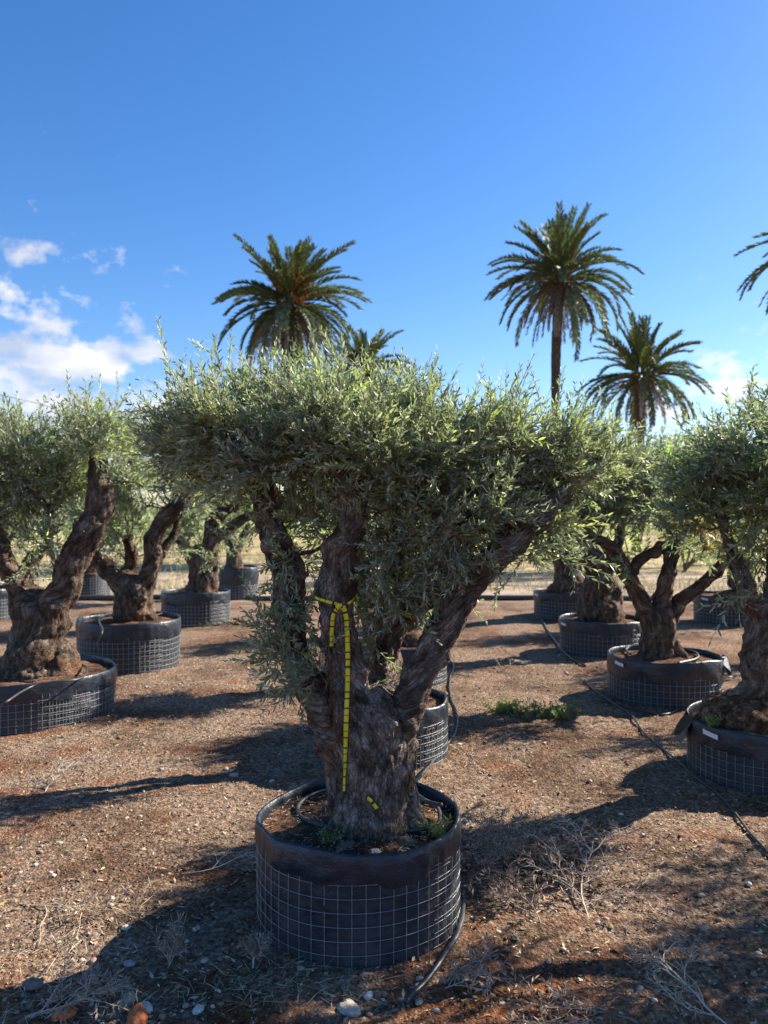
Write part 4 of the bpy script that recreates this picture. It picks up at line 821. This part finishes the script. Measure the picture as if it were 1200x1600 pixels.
pal = np.array([[.50, .40, .32], [.36, .24, .17], [.30, .14, .07], [.62, .56, .48], [.22, .15, .11], [.42, .28, .18]]); pebbles(x, y, sz, pal[g.integers(0, 6, len(x))] * (.8 + .4 * g.random((len(x), 1))), g, 'gravel', 'fine tan and reddish gravel over the earth')
x, y, g = scatter(14000, 7, 1.5, 8); sz = .0035 + .003 * g.random(len(x)); pal2 = np.array([[.20, .13, .09], [.32, .20, .13], [.42, .30, .2], [.3, .15, .08]])
pebbles(x, y, sz, pal2[g.integers(0, 4, len(x))] * (.8 + .4 * g.random((len(x), 1))), g, 'earth_crumbs', 'small crumbs of reddish earth', octa, of)
# chips, straw, dry leaves
def litter(n, name, label, seed, L0, L1, w, pal, ymax=8, power=1.5, region=None, lift=.006):
    x, y, g = scatter(n, ymax, power, seed)
    if region is not None:
        cx, cy, rx, ry = region; x = cx + g.normal(size=n) * rx; y = cy + g.normal(size=n) * ry; ok = np.ones(n, bool)
        for (a, b, r) in pots: ok &= np.hypot(x - a, y - b) > r
        x, y = x[ok], y[ok]
    n = len(x); A = g.random(n) * 6.28; P = np.stack([x, y, gz(x, y) + .003 + lift * g.random(n)], -1); D = np.stack([np.cos(A), np.sin(A), g.normal(size=n) * .16], -1)
    Nn = np.stack([g.normal(size=n) * .4, g.normal(size=n) * .4, np.ones(n)], -1); L = L0 + (L1 - L0) * g.random(n) ** 2
    V, Fc, cl = leaves_mesh(P, D, Nn, L, np.minimum(w * (.6 + .8 * g.random(n)), L * .8), np.array(pal)[g.integers(0, len(pal), n)] * (.75 + .5 * g.random((n, 1))), False)
    return tag(mk(name, V, Fc, M_tint, None, (0, 0, 0), cl), label, name.replace('_', ' '), kind='stuff')
litter(13000, 'wood_chips', 'small pale wood chips and mulch scattered on the earth', 3, .005, .022, .006, [[.50, .38, .27], [.34, .22, .15], [.62, .50, .38], [.22, .14, .10]], 10, 1.5)
litter(6000, 'dry_leaves', 'fallen dry olive leaves on the earth', 4, .02, .05, .010, [[.36, .27, .18], [.50, .42, .30], [.24, .17, .12], [.42, .33, .16]], 10, 1.5)
litter(450, 'straw', 'loose dry straw strewn in the left foreground', 5, .04, .13, .0022, [[.60, .50, .32], [.46, .36, .22], [.68, .60, .44]], region=(-1.2, 2.6, .32, .30), lift=.015)
litter(220, 'dry_grass', 'thin dry grass in front of the central planter', 15, .05, .15, .002, [[.5, .45, .3], [.42, .37, .24]], region=(-.35, 2.70, .18, .07), lift=.012)
litter(1300, 'dead_foliage', 'brown dead foliage matted between the two rows at the right', 6, .02, .05, .010, [[.33, .21, .15], [.45, .34, .24], [.24, .16, .12]], region=(.62, 3.75, .26, .2), lift=.05)

def rock(px, py, s, col, label, seed, flat=.6, name='stone', z=None):
    p = on_ground(px, py); V = s258.copy(); k = 1 + .34 * fbm(V * 1.6 + seed, seed, 3) + .10 * fbm(V * 5, seed, 2); V = V * k[:, None] * np.array([s * 1.25, s * .9, s * flat]); a = seed * 1.3; V[:, :2] = V[:, :2] @ np.array([[math.cos(a), -math.sin(a)], [math.sin(a), math.cos(a)]])
    p = p + np.array([0, 0, s * flat * .5]); return tag(mk(name, V + p, [f258], M_rock, None, p, np.tile(np.array(col), (len(V), 1)), smooth=False), label, name.replace('_', ' '))
RED = (.62, .20, .08); GR = (.50, .44, .37); WH = (.70, .68, .63); BL = (.36, .38, .40)
rock(215, 1590, .036, RED, 'bright red clay clod beside a white stone at bottom left', 1, .8, 'clay_clod'); rock(100, 1585, .030, RED, 'flat red clay clod at the bottom left corner', 2, .6, 'clay_clod')
rock(228, 1572, .022, WH, 'white stone leaning on the bright red clod', 3); rock(200, 1560, .024, (.42, .37, .32), 'brown-grey stone behind the bright red clod', 4, .8)
rock(202, 1506, .017, BL, 'bluish oval pebble in the left foreground shade', 5); rock(145, 1502, .014, (.42, .27, .22), 'pink-brown pebble left of the bluish pebble', 6); rock(197, 1450, .014, WH, 'white pebble at the edge of the planter shadow', 7)
rock(545, 1578, .036, (.56, .50, .43), 'broad pale flat stone at the bottom centre', 8, .35); rock(576, 1556, .014, WH, 'small white stone just above the pale flat stone', 9, .9); rock(656, 1527, .011, GR, 'small grey stone beside the hose right of centre', 10)
rock(655, 1563, .014, (.5, .42, .34), 'round tan stone at the end of the hose', 11); rock(365, 1208, .022, GR, 'grey-white stone in the shadow of the rear planter', 12); rock(354, 1196, .016, WH, 'whitish pebble beside the rear shadow edge', 13)
rock(425, 1217, .013, WH, 'small white pebble right of the grey-white stone', 14); rock(128, 1552, .013, (.30, .22, .17), 'dark brown pebble in the bottom left litter', 15); rock(310, 1576, .018, WH, 'white chalky stone at the bottom left of centre', 16)
rock(52, 1540, .028, (.26, .22, .19), 'dark grey lump in the bottom left litter', 17); rock(727, 1278, .018, (.46, .38, .32), 'tan stone just right of the central planter', 18); rock(128, 1500, .010, (.62, .56, .46), 'cream chip near the left litter', 19)
rock(310, 1450, .012, (.45, .38, .32), 'dull pebble left of the central planter', 20); rock(320, 1500, .012, (.56, .5, .42), 'tan pebble left of the planter foot', 21); rock(970, 1272, .012, WH, 'white pebble above the bare dead branch', 22); rock(922, 1220, .014, GR, 'grey pebble in the shade left of the right planter', 23)
rock(1100, 1450, .015, (.45, .36, .3), 'brown-grey pebble on the lit patch at lower right', 24); rock(175, 1405, .011, WH, 'white chip on the sunlit earth at left', 25); rock(1000, 1545, .012, GR, 'grey chip in the lower right shade', 26); rock(880, 1482, .010, GR, 'small grey chip in the lower middle shade', 27)
rock(1170, 1385, .013, WH, 'pale chip in the sunlit strip at the right', 28); rock(870, 927, .06, (.62, .62, .62), 'white crumpled scrap lying by the far pipe', 29, .4)

def dead_branch(px, py, ang, L, label, seed, spread=.7, lift=.35, n=7, col=(.34, .27, .21), leafy=0, name='dead_branch', r0=.004):
    g = np.random.default_rng(seed); p = on_ground(px, py); mb = MB(); LP, LD = [], []
    def grow(a, d0, ln, r, lev):
        k = 7; pts = [a]; dcur = d0.copy()
        for i in range(k):
            dcur = nrm(dcur + g.normal(size=3) * np.array([.16, .16, .09])); nx_ = pts[-1] + dcur * ln / k
            zg = gz([nx_[0]], [nx_[1]])[0] + .004; nx_[2] = min(max(nx_[2], zg), zg + L * .3 * (1 if name == 'dead_branch' else 3)); pts.append(nx_)
        pts = np.array(pts); mb.tube(pts, np.linspace(r, r * .45, k + 1), 5, np.array(col) * (.8 + .4 * g.random()), False)
        if lev >= 2 and leafy:
            for q in range(leafy): j = g.integers(1, k); LP.append(pts[j]); LD.append(nrm(dcur + g.normal(size=3) * .8))
        if lev < 3:
            m = n if lev == 0 else 3 + int(g.random() * 2)
            for q in range(m):
                j = 1 + int((k - 1) * (q + g.random() * .8) / m); j = min(j, k - 1); side = nrm(np.cross(dcur, [0, 0, 1])) * (1 if q % 2 else -1)
                nd = nrm(dcur * .8 + side * spread * (.6 + .6 * g.random()) + np.array([0, 0, lift * g.random() * .8])); grow(pts[j], nd, ln * (.62 - .1 * lev) * (.7 + .5 * g.random()), r * .6, lev + 1)
    a = math.radians(ang); grow(p, np.array([math.cos(a), math.sin(a), lift]), L, r0, 0)
    o = mb.build(name, M_twig, None, p)
    if leafy:
        LP, LD = np.array(LP), np.array(LD); m = len(LP)
        V, Fc, cl = leaves_mesh(LP, LD, g.normal(size=(m, 3)) + np.array([0, 0, 1]), .02 + .018 * g.random(m), np.full(m, .006), np.array([.36, .27, .2]) * (.7 + .6 * g.random((m, 1))), False)
        mk('withered_leaves', V - p, [*Fc], M_tint, o, (0, 0, 0), cl)
    return tag(o, label, name.replace('_', ' '))
dead_branch(920, 1432, 95, .50, 'large bare fan-shaped dead branch lying right of the central planter', 81, .8, .28, 9, (.46, .39, .32), 3, r0=.005)
dead_branch(845, 1440, 110, .32, 'brown leafy dead branch beside the bare fan-shaped one', 82, .7, .2, 7, (.33, .24, .18), 6, r0=.003)
dead_branch(900, 1340, 170, .40, 'matted brown dead branch behind the bare fan-shaped one', 83, .8, .25, 8, (.36, .27, .2), 6, r0=.003)
dead_branch(70, 1235, 80, .32, 'grey forked dead twig at the left in the trunk shadow', 84, .9, .5, 5, (.5, .45, .38), 1, r0=.0035)
dead_branch(262, 1510, 70, .11, 'small upright dry weed left of the central planter', 85, .7, .9, 6, (.46, .4, .32), 2, 'dry_weed', .002)
dead_branch(395, 1512, 80, .09, 'pale dry weed at the foot of the central planter', 86, .8, .8, 6, (.6, .56, .48), 3, 'dry_weed', .002)
dead_branch(690, 1545, 20, .16, 'grey tangle of dry weed beside the hose end', 87, .9, .35, 7, (.5, .45, .38), 3, 'dry_weed', .0022)
dead_branch(1135, 1600, 110, .30, 'pale dead branch in the bottom right corner', 88, .8, .2, 6, (.55, .48, .38), 3, r0=.004)
dead_branch(40, 1585, 20, .24, 'tangled dry branch in the bottom left corner', 90, .7, .15, 8, (.5, .42, .33), 3, r0=.0035)
dead_branch(30, 1420, 5, .40, 'straw-coloured dry stalks on the sunlit earth at left', 92, .5, .1, 7, (.62, .53, .36), 2, r0=.002)
dead_branch(285, 1365, 10, .30, 'thin pale twig pointing at the central planter from the left', 93, .4, .06, 2, (.62, .55, .45), 0, r0=.003)
dead_branch(725, 1195, 60, .20, 'small forked twig beside the rear planter hose', 94, .8, .3, 3, (.5, .42, .33), 0, r0=.0035)
dead_branch(780, 1050, 20, .35, 'dry forked twig in the lane between the rows', 95, .8, .3, 4, (.5, .42, .33), 0, r0=.005)
dead_branch(860, 1075, 150, .3, 'brown twig in the lane near the spur hose', 96, .8, .3, 4, (.42, .33, .25), 1, r0=.005)
dead_branch(1000, 1600, 150, .30, 'dark dry branch on the bottom edge right of centre', 97, .7, .12, 6, (.34, .28, .22), 3, r0=.003)
dead_branch(840, 1350, 100, .22, 'upright brown withered sprig between planter and dead branch', 99, .7, .8, 6, (.36, .27, .2), 6, r0=.0025)

def weed(px, py, rx, ry, n, label, seed, h=.10, base=None, L=.022, name='weed'):
    g = np.random.default_rng(seed); p = on_ground(px, py) if base is None else np.asarray(base, float); mb = MB(); LP, LD = [], []
    for k in range(n):
        b = p + np.array([np.clip(g.normal(), -1.6, 1.6) * rx, np.clip(g.normal(), -1.6, 1.6) * ry, 0]); 
        if base is None: b[2] = gz([b[0]], [b[1]])[0]
        e = b + np.array([g.normal() * h * .5, g.normal() * h * .5, h * (.4 + .7 * g.random())]); s = spline([b, (b + e) / 2 + g.normal(size=3) * .01, e], 4); mb.tube(s, np.linspace(.0016, .0008, len(s)), 4, (.22, .26, .09), False)
        for q in s[1:]:
            for _ in range(3): LP.append(q); LD.append(nrm(g.normal(size=3) + np.array([0, 0, .5])))
    o = mb.build(name, M_twig, None, p); LP, LD = np.array(LP), np.array(LD); m = len(LP)
    V, Fc, cl = leaves_mesh(LP, LD, g.normal(size=(m, 3)) * .5 + np.array([0, 0, 1]), L * (.6 + .8 * g.random(m)), np.full(m, L * .38), np.array([1, 1, 1]) * (.7 + .6 * g.random((m, 1))), False)
    mk('leaves', V - p, [*Fc], M_weed, o, (0, 0, 0), cl); return tag(o, label, name.replace('_', ' '))
patch_ = weed(845, 1116, .19, .07, 48, 'low green weed patch spreading in the lane between the rows', 101, .10, L=.03); patch_['kind'] = 'stuff'
weed(790, 1112, .06, .03, 26, 'bright green tuft at the left end of the weed patch', 102, .09, L=.03)
weed(0, 0, .0004, .0004, 7, 'bright green sprout inside the right rim of the central planter', 103, .07, base=np.array([.20, 3.06, 0]) + np.array([0, 0, .35]), L=.022)
weed(0, 0, .0004, .0004, 14, 'green weeds growing on the root ball at the right edge', 104, .08, base=W(1112, 1110, 4.75) * np.array([1, 1, 0]) + np.array([0, 0, .32]), L=.022)
weed(0, 0, .0004, .0004, 9, 'small dark weeds at the foot of the central trunk', 105, .05, base=W(512, 1325, 3.0) * np.array([1, 1, 0]) + np.array([0, 0, .35]), L=.015)

# debris inside the central planter
g = np.random.default_rng(9); n = 1500; A = g.random(n) * 6.28; rr = .38 * np.sqrt(g.random(n)); cx = W(561, 0, 3.22)[0]
P = np.stack([cx + rr * np.cos(A), 3.22 + rr * np.sin(A), np.full(n, .352) + .04 * (1 - rr / .4) ** .8 + .006 * g.random(n)], -1); D = np.stack([g.normal(size=n), g.normal(size=n), g.normal(size=n) * .25], -1)
V, Fc, cl = leaves_mesh(P, D, np.tile([0, 0, 1.], (n, 1)) + g.normal(size=(n, 3)) * .3, .008 + .03 * g.random(n) ** 2, np.full(n, .004), np.array([[.42, .32, .22], [.25, .16, .1], [.55, .46, .34], [.12, .07, .05]])[g.integers(0, 4, n)], False)
tag(mk('mulch', V, Fc, M_tint, None, (0, 0, 0), cl), 'bark chips and dry leaves on the soil of the central planter', 'mulch', kind='stuff')
def lump(c, s, col, label, seed, flat=.7):
    V = s258.copy(); k = 1 + .38 * fbm(V * 1.8 + seed, seed, 3) + .12 * fbm(V * 6, seed, 2); V = V * k[:, None] * np.array([s, s * .8, s * flat]); return tag(mk('stone', V + np.asarray(c), [f258], M_rock, None, c, np.tile(np.array(col), (len(V), 1)), smooth=True), label, 'stone')
lump(W(585, 1330, 2.95) - np.array([0, 0, .012]), .034, (.50, .49, .46), 'whitish chalky lump at the front foot of the central trunk', 5, .6); lump(W(545, 1322, 2.97) - np.array([0, 0, .02]), .055, (.26, .18, .13), 'brown clod left of the whitish lump at the trunk foot', 6, .6); lump(W(635, 1312, 3.0) - np.array([0, 0, .015]), .04, (.24, .16, .11), 'brown clod right of the whitish lump at the trunk foot', 7, .6)

# ================================================================== BEYOND THE NURSERY
def shrub(px, d, w, h, label, seed, n=900, tint=(1.2, 1.3, 1.0), L=.12, cat='shrub'):
    g = np.random.default_rng(seed); x0 = (px - 600) * d / F; O = np.array([x0, d, 0]); t = thing('shrub', O, label, cat, 'shrubs beyond the rows')
    B = [(x0 + g.normal() * w * .25, d + g.normal() * w * .2, h * (.3 + .5 * g.random()), w * .25) for _ in range(7)]; mb = MB(); P, D = [], []
    for b in B:
        mb.tube(spline([O, (O + np.array(b[:3])) / 2 + g.normal(size=3) * .05, b[:3]], 4), np.linspace(.04, .015, 9), 5, (.14, .1, .07), False)
        k = n // 7; dd = nrm(g.normal(size=(k, 3))); P.append(np.array(b[:3]) + dd * b[3] * g.random((k, 1)) ** .4); D.append(dd + g.normal(size=(k, 3)) * .5 + np.array([0, 0, .4]))
    P, D = np.concatenate(P), np.concatenate(D); P[:, 2] = np.maximum(P[:, 2], .05); m = len(P)
    V, Fc, cl = leaves_mesh(P, D, g.normal(size=(m, 3)) + np.array([0, 0, .8]), L * (.6 + .8 * g.random(m)), np.full(m, L * .33), np.array(tint) * (.75 + .5 * g.random((m, 1))), False)
    mk('foliage', V, Fc, M_leaf, t, O, cl); mb.build('stems', M_twig, t, O)
specs = [(905, 21, 1.8, 1.1), (985, 23, 2.4, 1.3), (1070, 22, 2.2, 1.6), (1160, 24, 2.6, 1.5), (800, 27, 2.6, 1.3), (720, 29, 2.4, 1.5), (200, 26, 2.6, 1.5), (90, 24, 2.6, 1.6), (-40, 25, 2.8, 1.6), (330, 30, 2.4, 1.0), (480, 28, 2.2, 1.3), (560, 30, 2.6, 1.6), (1260, 24, 2.6, 1.7), (640, 31, 2.5, 1.5)]
names = ['pale green shrub behind the dark stump of the right row', 'pale green shrub between the limbs of the white-tagged olive', 'yellowish shrub right of the white-tagged olive', 'grey-green shrub behind the right edge tree', 'low shrub seen beyond the lane', 'shrub beyond the row behind the central tree', 'yellow-green shrub between the left trees', 'shrub behind the left leaning limb', 'shrub at the far left beyond the pipe', 'small shrub beyond the squat stump', 'shrub beyond the left limb of the central tree', 'shrub hidden behind the central trunk', 'shrub outside the right edge beyond the pipe', 'shrub seen through the crown of the central tree']
for k, (s_, nm) in enumerate(zip(specs, names)): shrub(*s_, nm, 200 + k, tint=[(1.5, 1.6, 1.1), (1.9, 1.9, 1.2), (1.2, 1.3, 1.0)][k % 3])
# far band of scrub on the horizon, and dry grass
g = np.random.default_rng(77); n = 26000; x = (g.random(n) * 2 - 1) * 90; y = 62 + g.normal(size=n) * 5; hgt = (1.2 + 2.0 * np.clip(fbm(np.stack([x * .12, x * 0, x * 0], -1), 4, 3) + .3, 0, 1)); P = np.stack([x, y, g.random(n) ** .8 * hgt], -1)
V, Fc, cl = leaves_mesh(P, g.normal(size=(n, 3)) + np.array([0, 0, .6]), g.normal(size=(n, 3)) + np.array([0, 0, .8]), .4 + .4 * g.random(n), np.full(n, .22), np.array([1.0, 1.1, .9]) * (.7 + .6 * g.random((n, 1))), False)
tag(mk('distant_scrub', V, Fc, M_leaf, None, (0, 0, 0), cl), 'continuous band of green scrub on the horizon', 'scrub', kind='stuff')
g = np.random.default_rng(78); n = 26000; y = 15.5 + 30 * g.random(n) ** 1.3; x = (g.random(n) * 2 - 1) * (y * .62); dn = fbm(np.stack([x * .35, y * .5, x * 0], -1), 14, 3); ok = dn + .6 * (g.random(n) - .5) > .0; x, y = x[ok], y[ok]; n = len(x)
P = np.stack([x, y, gz(x, y)], -1); V, Fc, cl = leaves_mesh(P, g.normal(size=(n, 3)) * .45 + np.array([0, 0, 1]), g.normal(size=(n, 3)), .10 + .22 * g.random(n), np.full(n, .014), np.array([[.50, .44, .18], [.36, .40, .12], [.62, .52, .30]])[g.integers(0, 3, n)], False)
tag(mk('grass', V, Fc, M_tint, None, (0, 0, 0), cl), 'yellow-green dry grass in the field beyond the pipe', 'grass', kind='stuff')
print('done')
